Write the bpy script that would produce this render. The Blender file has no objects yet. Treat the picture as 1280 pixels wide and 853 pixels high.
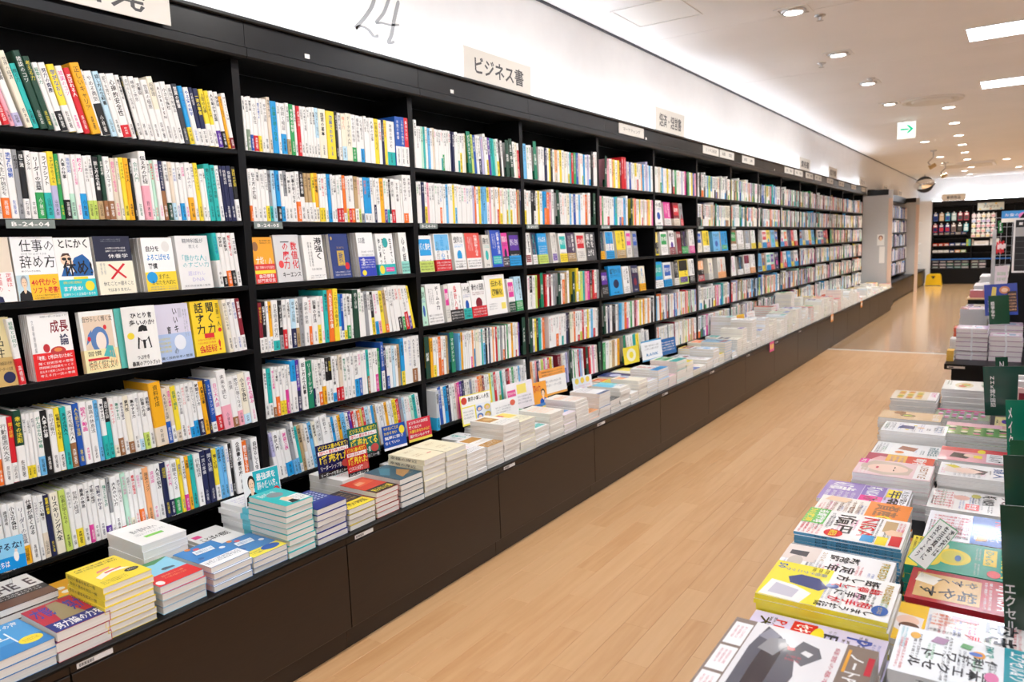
import bpy, math, random
from mathutils import Matrix, Vector, Euler

# ------------------------------------------------------------------ camera
SC = bpy.context.scene
COL = SC.collection
cam = bpy.data.cameras.new('camera'); cam_o = bpy.data.objects.new('camera', cam); COL.objects.link(cam_o)
cam.sensor_width = 36.0; cam.lens = 927.9 / 1280 * 36; cam.clip_start = .05
YAW, PITCH, ROLL = .5999, .1253, -.0358
fw = Vector((-math.sin(YAW) * math.cos(PITCH), math.cos(YAW) * math.cos(PITCH), -math.sin(PITCH)))
r0 = Vector((math.cos(YAW), math.sin(YAW), 0)); u0 = r0.cross(fw)
rr = r0 * math.cos(ROLL) + u0 * math.sin(ROLL); uu = u0 * math.cos(ROLL) - r0 * math.sin(ROLL)
M3 = Matrix((rr, uu, -fw)).transposed()
cam_o.matrix_world = Matrix.Translation((2.2796, 0, 1.3715)) @ M3.to_4x4()
cam.dof.use_dof = True; cam.dof.focus_distance = 2.5; cam.dof.aperture_fstop = 5.0
SC.camera = cam_o
# ------------------------------------------------------------------ world and exposure
wd = bpy.data.worlds.new('World'); SC.world = wd; wd.use_nodes = True
wd.node_tree.nodes['Background'].inputs[0].default_value = (.8, .82, .85, 1)
wd.node_tree.nodes['Background'].inputs[1].default_value = .25
SC.view_settings.view_transform = 'Standard'; SC.view_settings.look = 'None'
SC.view_settings.gamma = 1.0; SC.view_settings.use_curve_mapping = False
SC.view_settings.exposure = 0.0
PANEL_STRENGTH = 14.5      # fluorescent ceiling panels
DOWN_WATT = 60.0           # recessed downlights
COVE_STRENGTH = 25.0       # tubes behind the bookcase cornice

# ------------------------------------------------------------------ colours and materials
HEX = dict(w='F1F0ED', c='F0E9D4', e='E4D6C2', k='19191B', K='3A3C44', g='2E9E55', d='1C4434', b='1F56B0', n='20264F',
           a='1E9BDC', s='6DB8E8', l='BFE0F0', t='27B5B0', y='F2DA38', Y='F2B01F', o='EF7526', O='F6B27A', r='D4222D',
           R='841C2C', p='F0A9B8', P='E0409B', v='5A2D9A', u='BDB9DC', B='9A6A44', T='BFA173', G='9B9DA0', L='C6DB6B',
           m='BCE5CF', D='84967F', q='14805F', x='E0DDD5', z='8C8F93', h='F3CFAE', H='2A1C16', i='4A4A4C')
NAME = dict(w='white', c='cream', e='beige', k='black', K='charcoal', g='green', d='dark green', b='blue', n='navy', a='azure',
            s='sky blue', l='pale blue', t='turquoise', y='yellow', Y='amber', o='orange', O='peach', r='red', R='maroon',
            p='pink', P='magenta', v='purple', u='lilac', B='brown', T='tan', G='grey', L='lime', m='mint', D='sage', q='emerald',
            x='off-white', z='mid grey', h='peach', H='dark brown', i='dark grey')
def lin(h):
    h = h.lstrip('#')
    o = []
    for i in (0, 2, 4):
        s = int(h[i:i + 2], 16) / 255
        o.append(s / 12.92 if s <= .04045 else ((s + .055) / 1.055) ** 2.4)
    return (o[0], o[1], o[2], 1.0)
_cc = {}
def C(k):
    if isinstance(k, tuple): return k
    if k not in _cc: _cc[k] = lin(HEX.get(k, k) if len(k) == 1 else k)
    return _cc[k]
def lum(k):
    c = C(k); return .2 * c[0] + .7 * c[1] + .1 * c[2]

def mat(name, rough=.5, base=None, coat=0, spec=.5, metal=0, emis=None, estr=0):
    m = bpy.data.materials.new(name); m.use_nodes = True
    nt = m.node_tree; b = nt.nodes['Principled BSDF']
    b.inputs['Roughness'].default_value = rough; b.inputs['Metallic'].default_value = metal
    b.inputs['Specular IOR Level'].default_value = spec; b.inputs['Coat Weight'].default_value = coat
    if base is None:
        at = nt.nodes.new('ShaderNodeAttribute'); at.attribute_name = 'Col'
        nt.links.new(at.outputs['Color'], b.inputs['Base Color'])
    else: b.inputs['Base Color'].default_value = C(base)
    if emis:
        b.inputs['Emission Color'].default_value = C(emis); b.inputs['Emission Strength'].default_value = estr
    return m
def noise_mix(m, base, c2, scale, stretch=(1, 1, 1), detail=3, amount=.5, bump=0):
    """grain: object-space noise between two colours, optional fine relief"""
    nt = m.node_tree; b = nt.nodes['Principled BSDF']
    tc = nt.nodes.new('ShaderNodeTexCoord'); mp = nt.nodes.new('ShaderNodeMapping'); mp.inputs['Scale'].default_value = stretch
    nz = nt.nodes.new('ShaderNodeTexNoise'); nz.inputs['Scale'].default_value = scale; nz.inputs['Detail'].default_value = detail
    nt.links.new(tc.outputs['Object'], mp.inputs['Vector']); nt.links.new(mp.outputs['Vector'], nz.inputs['Vector'])
    cr = nt.nodes.new('ShaderNodeValToRGB'); cr.color_ramp.elements[0].position = .5 - amount / 2; cr.color_ramp.elements[1].position = .5 + amount / 2
    cr.color_ramp.elements[0].color = C(base); cr.color_ramp.elements[1].color = C(c2)
    nt.links.new(nz.outputs['Fac'], cr.inputs['Fac']); nt.links.new(cr.outputs['Color'], b.inputs['Base Color'])
    if bump:
        bp = nt.nodes.new('ShaderNodeBump'); bp.inputs['Strength'].default_value = bump; bp.inputs['Distance'].default_value = .002
        nt.links.new(nz.outputs['Fac'], bp.inputs['Height']); nt.links.new(bp.outputs['Normal'], b.inputs['Normal'])
    return m
M = {}
M['cover'] = mat('printed_cover', .38, spec=.4)
M['gloss'] = mat('glossy_print', .16, spec=.5, coat=.25)
M['matte'] = mat('coloured_matte', .55)
M['paper'] = mat('page_edges', .8, spec=.2)
def _paper():
    nt = M['paper'].node_tree; b = nt.nodes['Principled BSDF']
    at = next(n for n in nt.nodes if n.type == 'ATTRIBUTE')
    tc = nt.nodes.new('ShaderNodeTexCoord'); mp = nt.nodes.new('ShaderNodeMapping'); mp.inputs['Scale'].default_value = (3, 3, 900)
    nz = nt.nodes.new('ShaderNodeTexNoise'); nz.inputs['Scale'].default_value = 1.0; nz.inputs['Detail'].default_value = 2
    nt.links.new(tc.outputs['Object'], mp.inputs['Vector']); nt.links.new(mp.outputs['Vector'], nz.inputs['Vector'])
    mr = nt.nodes.new('ShaderNodeMapRange'); mr.inputs['From Min'].default_value = .3; mr.inputs['From Max'].default_value = .7
    mr.inputs['To Min'].default_value = .86; mr.inputs['To Max'].default_value = 1.0
    nt.links.new(nz.outputs['Fac'], mr.inputs['Value'])
    mx = nt.nodes.new('ShaderNodeVectorMath'); mx.operation = 'SCALE'
    nt.links.new(at.outputs['Color'], mx.inputs[0]); nt.links.new(mr.outputs['Result'], mx.inputs['Scale'])
    nt.links.new(mx.outputs['Vector'], b.inputs['Base Color'])
_paper()
M['black'] = noise_mix(mat('black_laminate', .42, 'k', spec=.22), '08080A', '0E0E10', 30, (1, 8, 1), amount=.6)
M['fascia'] = noise_mix(mat('black_lacquered_metal', .34, 'k', spec=.28), '0F0F11', '161618', 12, amount=.6)
M['brown'] = noise_mix(mat('dark_brown_laminate', .34, 'k', spec=.42), '1E150F', '281C14', 18, (1, .6, 14), amount=.7)
M['wall'] = noise_mix(mat('white_wall_paint', .7, 'w', spec=.2), 'EFEFEF', 'F3F3F3', 8, amount=.5)
M['ceil'] = noise_mix(mat('ceiling_paint', .8, 'w', spec=.15), 'EFF0F1', 'F4F4F5', 2, amount=.5)
M['grey'] = noise_mix(mat('grey_metal_panel', .45, 'G', spec=.5), 'BFC0C1', 'C8C9CA', 60, amount=.5)
M['steel'] = mat('brushed_steel', .3, 'C6C7C9', metal=.9)
M['chrome'] = mat('mirror_silver', .03, 'F2F3F5', metal=1.0)
M['strip'] = mat('floor_joint_strip', .35, 'D6D2CC')
M['pink_wood'] = mat('pale_maple_edge', .35, 'E2C6B2')
M['white_trim'] = mat('white_enamel', .4, 'EDEDEB')
M['yellow_plastic'] = noise_mix(mat('yellow_plastic', .3, 'Y', spec=.5), 'E6B812', 'F0C51C', 6, amount=.5)
M['clear'] = mat('clear_acrylic', .05, 'F4F7F8'); _b = M['clear'].node_tree.nodes['Principled BSDF']
_b.inputs['Transmission Weight'].default_value = 1.0; _b.inputs['IOR'].default_value = 1.1
M['panel_light'] = mat('lit_diffuser', .6, 'w', emis='E9F1FF', estr=PANEL_STRENGTH)
M['lamp_light'] = mat('lit_lamp_glass', .4, 'w', emis='FFFAF2', estr=14)
M['cove_light'] = mat('lit_cove_tube', .4, 'w', emis='F0F5FF', estr=COVE_STRENGTH)
M['exit_light'] = mat('lit_exit_sign', .5, emis='FFFFFF', estr=0)
def _exit():
    nt = M['exit_light'].node_tree; b = nt.nodes['Principled BSDF']; at = next(n for n in nt.nodes if n.type == 'ATTRIBUTE')
    nt.links.new(at.outputs['Color'], b.inputs['Emission Color']); b.inputs['Emission Strength'].default_value = .9
_exit()
def _floor(name, c1, c2, c3, rough, coat):
    """maple boards: long grain, tone per board (object), slight sheen"""
    m = mat(name, rough, 'T', spec=.5, coat=coat); nt = m.node_tree; b = nt.nodes['Principled BSDF']; b.inputs['Coat Roughness'].default_value = .12
    tc = nt.nodes.new('ShaderNodeTexCoord'); mp = nt.nodes.new('ShaderNodeMapping'); mp.inputs['Scale'].default_value = (22, 1.6, 22)
    nz = nt.nodes.new('ShaderNodeTexNoise'); nz.inputs['Scale'].default_value = 1.6; nz.inputs['Detail'].default_value = 5; nz.inputs['Distortion'].default_value = .6
    oi = nt.nodes.new('ShaderNodeObjectInfo'); ad = nt.nodes.new('ShaderNodeVectorMath')
    cb = nt.nodes.new('ShaderNodeCombineXYZ'); ml = nt.nodes.new('ShaderNodeMath'); ml.operation = 'MULTIPLY'; ml.inputs[1].default_value = 60
    nt.links.new(oi.outputs['Random'], ml.inputs[0]); nt.links.new(ml.outputs[0], cb.inputs['X']); nt.links.new(ml.outputs[0], cb.inputs['Y'])
    nt.links.new(tc.outputs['Object'], ad.inputs[0]); nt.links.new(cb.outputs[0], ad.inputs[1]); nt.links.new(ad.outputs[0], mp.inputs['Vector'])
    nt.links.new(mp.outputs[0], nz.inputs['Vector'])
    cr = nt.nodes.new('ShaderNodeValToRGB'); cr.color_ramp.elements[0].color = C(c1); cr.color_ramp.elements[1].color = C(c2)
    cr.color_ramp.elements[0].position = .32; cr.color_ramp.elements[1].position = .66
    nt.links.new(nz.outputs['Fac'], cr.inputs['Fac'])
    mx = nt.nodes.new('ShaderNodeMix'); mx.data_type = 'RGBA'; mx.inputs[7].default_value = C(c3)
    m2 = nt.nodes.new('ShaderNodeMath'); m2.operation = 'MULTIPLY'; m2.inputs[1].default_value = .55
    nt.links.new(oi.outputs['Random'], m2.inputs[0]); nt.links.new(m2.outputs[0], mx.inputs[0])
    nt.links.new(cr.outputs['Color'], mx.inputs[6]); nt.links.new(mx.outputs[2], b.inputs['Base Color'])
    return m
M['board'] = _floor('maple_floor_board', 'C19160', 'CDA071', 'D6AE80', .36, .2)
M['board_far'] = _floor('maple_floor_far', 'BE986E', 'CCA67C', 'C59F76', .16, .5)
M['gap'] = mat('dark_floor_joint', .7, 'AE865E')

# ------------------------------------------------------------------ mesh helpers
class MB:
    def __init__(s): s.v = []; s.f = []; s.c = []
    def face(s, pts, col):
        n = len(s.v); s.v.extend([tuple(p) for p in pts]); s.f.append(tuple(range(n, n + len(pts)))); s.c.append(C(col))
    def box(s, x0, y0, z0, x1, y1, z1, col='w', skip=''):
        n = len(s.v)
        s.v += [(x0, y0, z0), (x1, y0, z0), (x1, y1, z0), (x0, y1, z0), (x0, y0, z1), (x1, y0, z1), (x1, y1, z1), (x0, y1, z1)]
        c = C(col)
        for k, q in (('d', (0, 3, 2, 1)), ('u', (4, 5, 6, 7)), ('f', (0, 1, 5, 4)), ('r', (1, 2, 6, 5)), ('b', (2, 3, 7, 6)), ('l', (3, 0, 4, 7))):
            if k in skip: continue
            s.f.append(tuple(n + i for i in q)); s.c.append(c)
    def prism(s, prof, y0, y1, col, axis='y'):
        """closed profile of (a, b) points swept along an axis"""
        P = (lambda a, b, t: (a, t, b)) if axis == 'y' else (lambda a, b, t: (t, a, b)) if axis == 'x' else (lambda a, b, t: (a, b, t))
        n = len(s.v); k = len(prof)
        s.v += [P(a, b, y0) for a, b in prof] + [P(a, b, y1) for a, b in prof]; c = C(col)
        for i in range(k):
            j = (i + 1) % k; s.f.append((n + i, n + j, n + k + j, n + k + i)); s.c.append(c)
        s.f.append(tuple(n + i for i in range(k - 1, -1, -1))); s.c.append(c)
        s.f.append(tuple(n + k + i for i in range(k))); s.c.append(c)
    def tube(s, pts, r, col, n=8):
        c = C(col); rings = []
        for i, p in enumerate(pts):
            p = Vector(p); d = (Vector(pts[min(i + 1, len(pts) - 1)]) - Vector(pts[max(i - 1, 0)])).normalized()
            a = d.orthogonal().normalized(); b = d.cross(a); rr_ = r[i] if isinstance(r, (list, tuple)) else r
            k = len(s.v); rings.append(k)
            s.v += [tuple(p + (a * math.cos(2 * math.pi * t / n) + b * math.sin(2 * math.pi * t / n)) * rr_) for t in range(n)]
        for k0, k1 in zip(rings, rings[1:]):
            for t in range(n):
                u = (t + 1) % n; s.f.append((k0 + t, k0 + u, k1 + u, k1 + t)); s.c.append(c)
        s.f.append(tuple(rings[0] + t for t in range(n - 1, -1, -1))); s.c.append(c)
        s.f.append(tuple(rings[-1] + t for t in range(n))); s.c.append(c)
    def lathe(s, prof, col, n=24, cx=0, cy=0):
        c = C(col); k = len(s.v); m = len(prof)
        for t in range(n):
            a = 2 * math.pi * t / n; s.v += [(cx + r * math.cos(a), cy + r * math.sin(a), z) for r, z in prof]
        for t in range(n):
            u = (t + 1) % n
            for i in range(m - 1): s.f.append((k + t * m + i, k + u * m + i, k + u * m + i + 1, k + t * m + i + 1)); s.c.append(c)
        s.f.append(tuple(k + t * m + m - 1 for t in range(n))); s.c.append(c)
        s.f.append(tuple(k + t * m for t in range(n - 1, -1, -1))); s.c.append(c)
    def mesh(s, name, material):
        me = bpy.data.meshes.new(name); me.from_pydata(s.v, [], s.f)
        at = me.attributes.new('Col', 'FLOAT_COLOR', 'FACE')
        fl = [x for c in s.c for x in c]
        if fl: at.data.foreach_set('color', fl)
        me.materials.append(M[material] if isinstance(material, str) else material)
        return me
def link(name, me, parent=None, loc=None, rot=None):
    o = bpy.data.objects.new(name, me); COL.objects.link(o)
    if parent: o.parent = parent
    if loc: o.location = loc
    if rot: o.rotation_euler = rot
    return o
def part(name, mb, m, parent, kind=None, label=None):
    o = link(name, mb.mesh(name, m), parent)
    if kind: o['kind'] = kind
    if label: o['label'] = label
    return o
def lim(s):
    for a in (' the ', ' a ', ' with ', ' and ', ' of ', ' in ', ' small ', ' from '):
        while len(s.replace('-', '').split()) > 16 and a in s: s = s.replace(a, ' ', 1)
    return s
def tag(o, label, cat, group=None):
    o['label'] = lim(label); o['category'] = cat
    if group: o['group'] = group
    return o
def thing(name, label, cat, loc=(0, 0, 0), rot=(0, 0, 0), group=None):
    o = bpy.data.objects.new(name, None); COL.objects.link(o); o.empty_display_size = .05
    o.location = loc; o.rotation_euler = rot
    return tag(o, label, cat, group)
def solid(name, mb, m, label, cat, group=None, loc=None, rot=None):
    return tag(link(name, mb.mesh(name, m), None, loc, rot), label, cat, group)
def struct(name, mb, m, parent=None):
    o = link(name, mb.mesh(name, m), parent)
    if not parent: o['kind'] = 'structure'
    return o
def ordn(n):
    return '%d%s' % (n, 'th' if 10 <= n % 100 <= 20 else {1: 'st', 2: 'nd', 3: 'rd'}.get(n % 10, 'th'))

# ------------------------------------------------------------------ lettering (flat print as thin glyph faces)
_glyph = {}
def preload(chars):
    todo = [ch for ch in sorted(set(chars)) if ch.strip() and ch not in _glyph]
    tmp = []
    for ch in todo:
        for bold in (0, 1):
            c = bpy.data.curves.new('g', 'FONT'); c.body = ch; c.resolution_u = 1; c.offset = .018 * bold; c.fill_mode = 'FRONT'
            o = bpy.data.objects.new('g', c); COL.objects.link(o); tmp.append((ch, bold, o, c))
    dg = bpy.context.evaluated_depsgraph_get(); dg.update()
    for ch, bold, o, c in tmp:
        me = bpy.data.meshes.new_from_object(o.evaluated_get(dg))
        vs = [(v.co.x, v.co.y) for v in me.vertices]; fs = [tuple(p.vertices) for p in me.polygons]
        w = 1.0 if ord(ch) > 0x2000 else (max((v[0] for v in vs), default=.4) + .06)
        _glyph.setdefault(ch, {})[bold] = (vs, fs, w); bpy.data.meshes.remove(me)
    for ch, bold, o, c in tmp: bpy.data.objects.remove(o); bpy.data.curves.remove(c)
def text(mb, s, O, U, V, col, vert=False, bold=0, N=None, rot=0):
    """fit a line of lettering into the box O + [0,1]U + [0,1]V"""
    O, U, V = Vector(O), Vector(U), Vector(V); c = C(col)
    if not s: return
    if vert:
        n = len(s)
        for i, ch in enumerate(s):
            if ch not in _glyph: continue
            vs, fs, w = _glyph[ch][bold]; k = len(mb.v)
            for x, y in vs:
                if ch in 'ー-～': x, y = .5 + (y - .36), .36 - (x - .5)
                elif ord(ch) < 0x2000: x += (1 - w) / 2
                mb.v.append(tuple(O + U * min(max(x, 0), 1) + V * (1 - (i + (.9 - y)) / n)))
            mb.f += [tuple(k + a for a in f) for f in fs]; mb.c += [c] * len(fs)
    else:
        tot = sum(_glyph[ch][bold][2] if ch in _glyph else .4 for ch in s); cx = 0
        for ch in s:
            if ch not in _glyph: cx += .4; continue
            vs, fs, w = _glyph[ch][bold]; k = len(mb.v)
            for x, y in vs: mb.v.append(tuple(O + U * ((cx + x) / tot) + V * (y + .1)))
            mb.f += [tuple(k + a for a in f) for f in fs]; mb.c += [c] * len(fs); cx += w
POOL = ('人生を変える習慣 仕事が早くなる 伝え方の技術 お金の教養 経営の基本 これからの働き方 心を整える 会計入門 問題解決 リーダーの言葉 交渉術 投資の考え方 考える力 読書の方法 '
        '時間の使い方 組織をつくる 最強の勉強法 話し方の教科書 自分らしく生きる データ分析入門 図解でわかる 売れる仕組み チームの力 段取り力 文章術 起業のすすめ 未来を読む 数字に強くなる '
        '雑談のコツ 睡眠と休息 やる気の科学 人を動かす言葉 思考の整理 決断の技術 戦略とは何か 財務三表 営業の極意 企画書の書き方 学びなおし 超整理 幸せの法則 日本経済の行方 なぜ続かないのか '
        '働く意味 上司の心得 一流の準備 世界の経済 論理思考 仮説と検証 部下を育てる 資料作成 聞く技術 集中する力 やめる勇気 小さな会社 稼ぐ力 人事の仕事 行動経済').split()
AUTH = '山田太郎 佐藤著 田中著 鈴木著 高橋著 中村編 小林著 加藤著 林 編 森 著 石井著 原田著'.replace(' 編', '編').replace(' 著', '著').split()
def art(mb, ops, O, U, V, N, rnd):
    """flat print in cover space: b box, e ellipse, p polygon, t / v lettering across / down, z / Z small type across / down"""
    O, U, V, N = Vector(O), Vector(U), Vector(V), Vector(N).normalized()
    for i, op in enumerate(ops):
        A = O + N * (.0003 + .00004 * i); P = lambda x, y: A + U * x + V * y
        k = op[0]
        if k == 'b':
            _, x0, y0, x1, y1, c = op; mb.face([P(x0, y0), P(x1, y0), P(x1, y1), P(x0, y1)], c)
        elif k == 'e':
            _, cx, cy, rx, ry, c = op; mb.face([P(cx + rx * math.cos(t * math.pi / 10), cy + ry * math.sin(t * math.pi / 10)) for t in range(20)], c)
        elif k == 'p':
            mb.face([P(x, y) for x, y in op[1]], op[2])
        elif k in 'tvTW':
            _, x0, y0, x1, y1, s, c = op
            text(mb, s, P(x0, y0), U * (x1 - x0), V * (y1 - y0), c, vert=k in 'vW', bold=1 if k in 'TW' else 0)
        elif k == 'z':
            _, x0, y0, x1, y1, n, c = op; h = (y1 - y0) / n
            for j in range(n):
                s = rnd.choice(POOL) + rnd.choice(POOL); text(mb, s, P(x0, y0 + h * (j + .15)), U * (x1 - x0), V * h * .7, c)
        elif k == 'Z':
            _, x0, y0, x1, y1, n, c = op; w = (x1 - x0) / n
            for j in range(n):
                s = rnd.choice(POOL) + rnd.choice(POOL)[:3]; text(mb, s, P(x0 + w * (j + .15), y0), U * w * .7, V * (y1 - y0), c, vert=True)
        elif k == 'man':      # head and shoulders: box, jacket colour, hair colour
            _, x0, y0, x1, y1, jc, hc = op; w = x1 - x0; h = y1 - y0; q = lambda x, y: P(x0 + w * x, y0 + h * y); B_ = A
            mb.face([q(0, 0), q(1, 0), q(.95, .28), q(.68, .4), q(.32, .4), q(.05, .28)], jc)
            A = B_ + N * .00001; P = lambda x, y: A + U * x + V * y
            mb.face([q(.4, .5), q(.6, .5), q(.6, .34), q(.5, .26), q(.4, .34)], 'h')
            mb.face([q(.5 + .27 * math.cos(t * math.pi / 8), .74 + .25 * math.sin(t * math.pi / 8)) for t in range(16)], hc)
            A = B_ + N * .00002; P = lambda x, y: A + U * x + V * y
            mb.face([q(.5 + .2 * math.cos(t * math.pi / 8), .68 + .2 * math.sin(t * math.pi / 8)) for t in range(16)], 'h')
            A = B_ + N * .00003; P = lambda x, y: A + U * x + V * y
            for ex in (.42, .58): mb.face([q(ex - .03, .7), q(ex + .03, .7), q(ex + .03, .72), q(ex - .03, .72)], 'H')
            mb.face([q(.44, .58), q(.56, .58), q(.56, .6), q(.44, .6)], 'B')
def gen_art(rnd, base, alt=False):
    """a plausible anonymous cover layout in the base colour"""
    dk = lum(base) > .25; ink = 'k' if dk else 'w'; acc = rnd.choice('rbangotvPR'); k = rnd.randrange(4); ti = rnd.choice(POOL)
    if k == 0: ops = [('W', .6, .35, .85, .95, ti, ink), ('Z', .15, .5, .5, .9, 3, ink), ('b', .1, .08, .9, .3, acc), ('z', .14, .1, .86, .28, 3, 'w')]
    elif k == 1: ops = [('T', .08, .72, .92, .92, ti, ink), ('z', .1, .6, .9, .7, 2, acc), ('e', .5, .38, .22, .15, acc), ('t', .3, .05, .7, .12, rnd.choice(AUTH), ink)]
    elif k == 2: ops = [('b', .1, .45, .9, .9, acc), ('T', .15, .6, .85, .8, ti, 'w'), ('z', .15, .1, .85, .35, 4, ink)]
    else: ops = [('W', .38, .2, .62, .95, ti, acc), ('v', .75, .3, .85, .7, rnd.choice(AUTH), ink), ('Z', .1, .3, .3, .8, 2, ink)]
    return ops

# ------------------------------------------------------------------ books
PAGE = 'E9E5DC'
def spine_book(t, h, w, cov, bandf, bandc, title, rnd):
    """standing book: spine on x=0, thickness 0..t along y, height along z -> [(part name, mesh, material)]"""
    mb = MB(); e = .0012; c = min(.0025, t * .22); d = -w
    prof = [(d, 0), (-c, 0), (0, c), (0, t - c), (-c, t), (d, t), (d, t - e), (-e * 1.6, t - e), (-e * 1.6, e), (d, e)]
    mb.prism([(x, y) for x, y in prof], 0, h, cov, axis='z')
    ink = ('k' if rnd.random() < .72 else rnd.choice('rbnPq')) if lum(cov) > .3 else ('w' if rnd.random() < .7 else 'y')
    lo = bandf * h if bandc else 0
    tw = min(t * .7, .017); zt = h * (.96 - rnd.random() * .06); zb = max(lo + .006, zt - tw * 1.05 * len(title)) if len(title) else zt
    ch = (zt - zb) / max(1, len(title)); tw = min(tw, ch * 1.25)
    text(mb, title, (.0003, t / 2 - tw / 2, zb), (0, tw, 0), (0, 0, zt - zb), ink, vert=True, bold=rnd.randrange(2))
    if not bandc and zb > h * .3:
        a = rnd.choice(AUTH); aw = min(.008, t * .5); text(mb, a, (.0003, t / 2 - aw / 2, .012), (0, aw, 0), (0, 0, min(zb - .02, aw * 5)), ink, vert=True)
    out = [('cover', mb.mesh('cover', 'cover'))]
    pg = MB(); pg.box(d + .002, e * 1.15, .0015, -e * 1.8, t - e * 1.15, h - .0018, PAGE); out.append(('page_block', pg.mesh('page_block', 'paper')))
    if bandc:
        bm_ = MB(); g = .00035
        prof = [(d, -g), (-c, -g), (g, c), (g, t - c), (-c, t + g), (d, t + g), (d, t + g * .2), (-c, t + g * .2), (g * .2, t - c), (g * .2, c), (-c, -g * .2), (d, -g * .2)]
        bm_.prism(prof, .001, lo, bandc, axis='z')
        i2 = 'k' if lum(bandc) > .3 else 'w'; aw = min(.010, t * .55)
        text(bm_, rnd.choice(AUTH), (g + .0002, t / 2 - aw / 2, .01), (0, aw, 0), (0, 0, min(lo - .016, aw * 5)), i2, vert=True)
        out.append(('paper_band', bm_.mesh('paper_band', 'cover')))
    return out
def flat_book(w, h, t, cov, ops=(), band=None, bops=(), spine='l', m='cover', rnd=random, back=None, thin=False, sptxt='', spc=None, e=None):
    """book lying on its back: width x, height y, front cover up; band = (fraction, colour)"""
    mb = MB(); e = e or (.0004 if thin else .0008); o = 0 if thin else .0008
    mb.box(0, 0, t - e, w, h, t, cov); mb.box(0, 0, 0, w, h, e, back or cov)
    sx = (0, e * 1.5) if spine == 'l' else (w - e * 1.5, w)
    mb.box(sx[0], 0, e, sx[1], h, t - e, spc or cov)
    art(mb, ops, (0, 0, t), (w, 0, 0), (0, h, 0), (0, 0, 1), rnd)
    if sptxt:
        ink = 'k' if lum(spc or cov) > .3 else 'w'; th = t * .6
        if spine == 'l': text(mb, sptxt, (-.0003, h * .95, t * .2), (0, -h * .75, 0), (0, 0, th), ink)
        else: text(mb, sptxt, (w + .0003, h * .2, t * .2), (0, h * .75, 0), (0, 0, th), ink)
    out = [('cover', mb.mesh('cover', m))]
    pg = MB(); x0, x1 = (e * 1.6, w - o) if spine == 'l' else (o, w - e * 1.6)
    pg.box(x0, o, e * 1.05, x1, h - o, t - e * 1.05, PAGE); out.append(('page_block', pg.mesh('page_block', 'paper')))
    if band:
        bf, bc = band; b = MB(); g = .0004; xx = (-g, w) if spine == 'l' else (0, w + g)
        b.box(xx[0], .0005, t + .0001, xx[1], bf * h, t + g, bc)
        if spine == 'l': b.box(-g, .0005, 0, -.00005, bf * h, t + .0001, bc)
        else: b.box(w + .00005, .0005, 0, w + g, bf * h, t + .0001, bc)
        art(b, bops or [('z', .06, .12, .94, .88, 3, 'k' if lum(bc) > .3 else 'w')], (0, 0, t + g), (w, 0, 0), (0, bf * h, 0), (0, 0, 1), rnd)
        out.append(('paper_band', b.mesh('paper_band', m)))
    return out
def put(name, parts, label, cat, loc, rot, group):
    r = thing(name, label, cat, loc, rot, group)
    for n, me in parts: link(n, me, r)
    return r

# ------------------------------------------------------------------ room shell
ZC = 2.777; YB = 23.3; XR = 6.2; Y0 = -3.2
rnd = random.Random(7)
mb = MB(); mb.box(-.6, Y0, -.06, XR, YB + .2, -.009, 'B')
floor = struct('floor', mb, 'gap')
mb = MB(); mb.box(-.3, 9.66, -.009, XR, YB, 0.0); fo = link('far_flooring', mb.mesh('far_flooring', 'board_far'), floor)
PW = .0957
k = 0; plank_me = {}
for i in range(-1, 16):                                   # boards one by one where the aisle shows them
    x0 = .475 + PW * (i - 1); y = 0.55 + (i * .37) % .6 - .0
    while y < 9.55:
        y1 = min(y + .605, 9.565)
        key = round(y1 - y, 3)
        if key not in plank_me:
            b = MB(); L_ = y1 - y; g = .0003; bv = .0005
            b.prism([(g, -.009), (PW - g, -.009), (PW - g, -bv), (PW - g - bv, 0), (g + bv, 0), (g, -bv)], g, L_ - g, 'w')
            plank_me[key] = b.mesh('plank', 'board')
        link('plank', plank_me[key], floor, (x0, y, 0)); y = y1 + 1e-5
mb = MB()
for i in range(16, 62):                                   # the rest of the flooring, out of sight under the tables
    x0 = .475 + PW * (i - 1); y = Y0 + (i * .37) % .9
    while y < 9.5:
        y1 = min(y + .905, 9.565); mb.box(x0 + .0007, y, -.009, x0 + PW - .0007, y1 - .0014, 0, skip='d'); y = y1
for i in range(-1, 16):
    x0 = .475 + PW * (i - 1); mb.box(x0 + .0007, Y0, -.009, x0 + PW - .0007, .54 + (i * .37) % .6, 0, skip='d')
o = link('plank_rest', mb.mesh('plank_rest', 'board'), floor); o['kind'] = 'stuff'
mb = MB(); mb.box(.3, 9.575, -.008, XR, 9.645, .0012); link('joint_strip', mb.mesh('joint_strip', 'strip'), floor)
# walls
mb = MB(); mb.box(-.6, Y0, 0, -.27, YB, 2.1, 'w'); mb.box(-.6, Y0, 2.1, -.057, YB, ZC, 'w')
struct('wall_left', mb, 'wall')
mb = MB(); mb.box(-.6, YB, 0, XR, YB + .2, ZC + .1); struct('wall_back', mb, 'wall')
mb = MB(); mb.box(XR, Y0, 0, XR + .1, YB, ZC + .1); struct('wall_right', mb, 'wall')
mb = MB(); mb.box(-.6, Y0 - .1, 0, XR, Y0, ZC + .1); struct('wall_front', mb, 'wall')
mb = MB(); mb.box(-.057, Y0, ZC - .012, -.045, YB, ZC - .001, 'K'); struct('trim_1', mb, 'matte')
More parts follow.
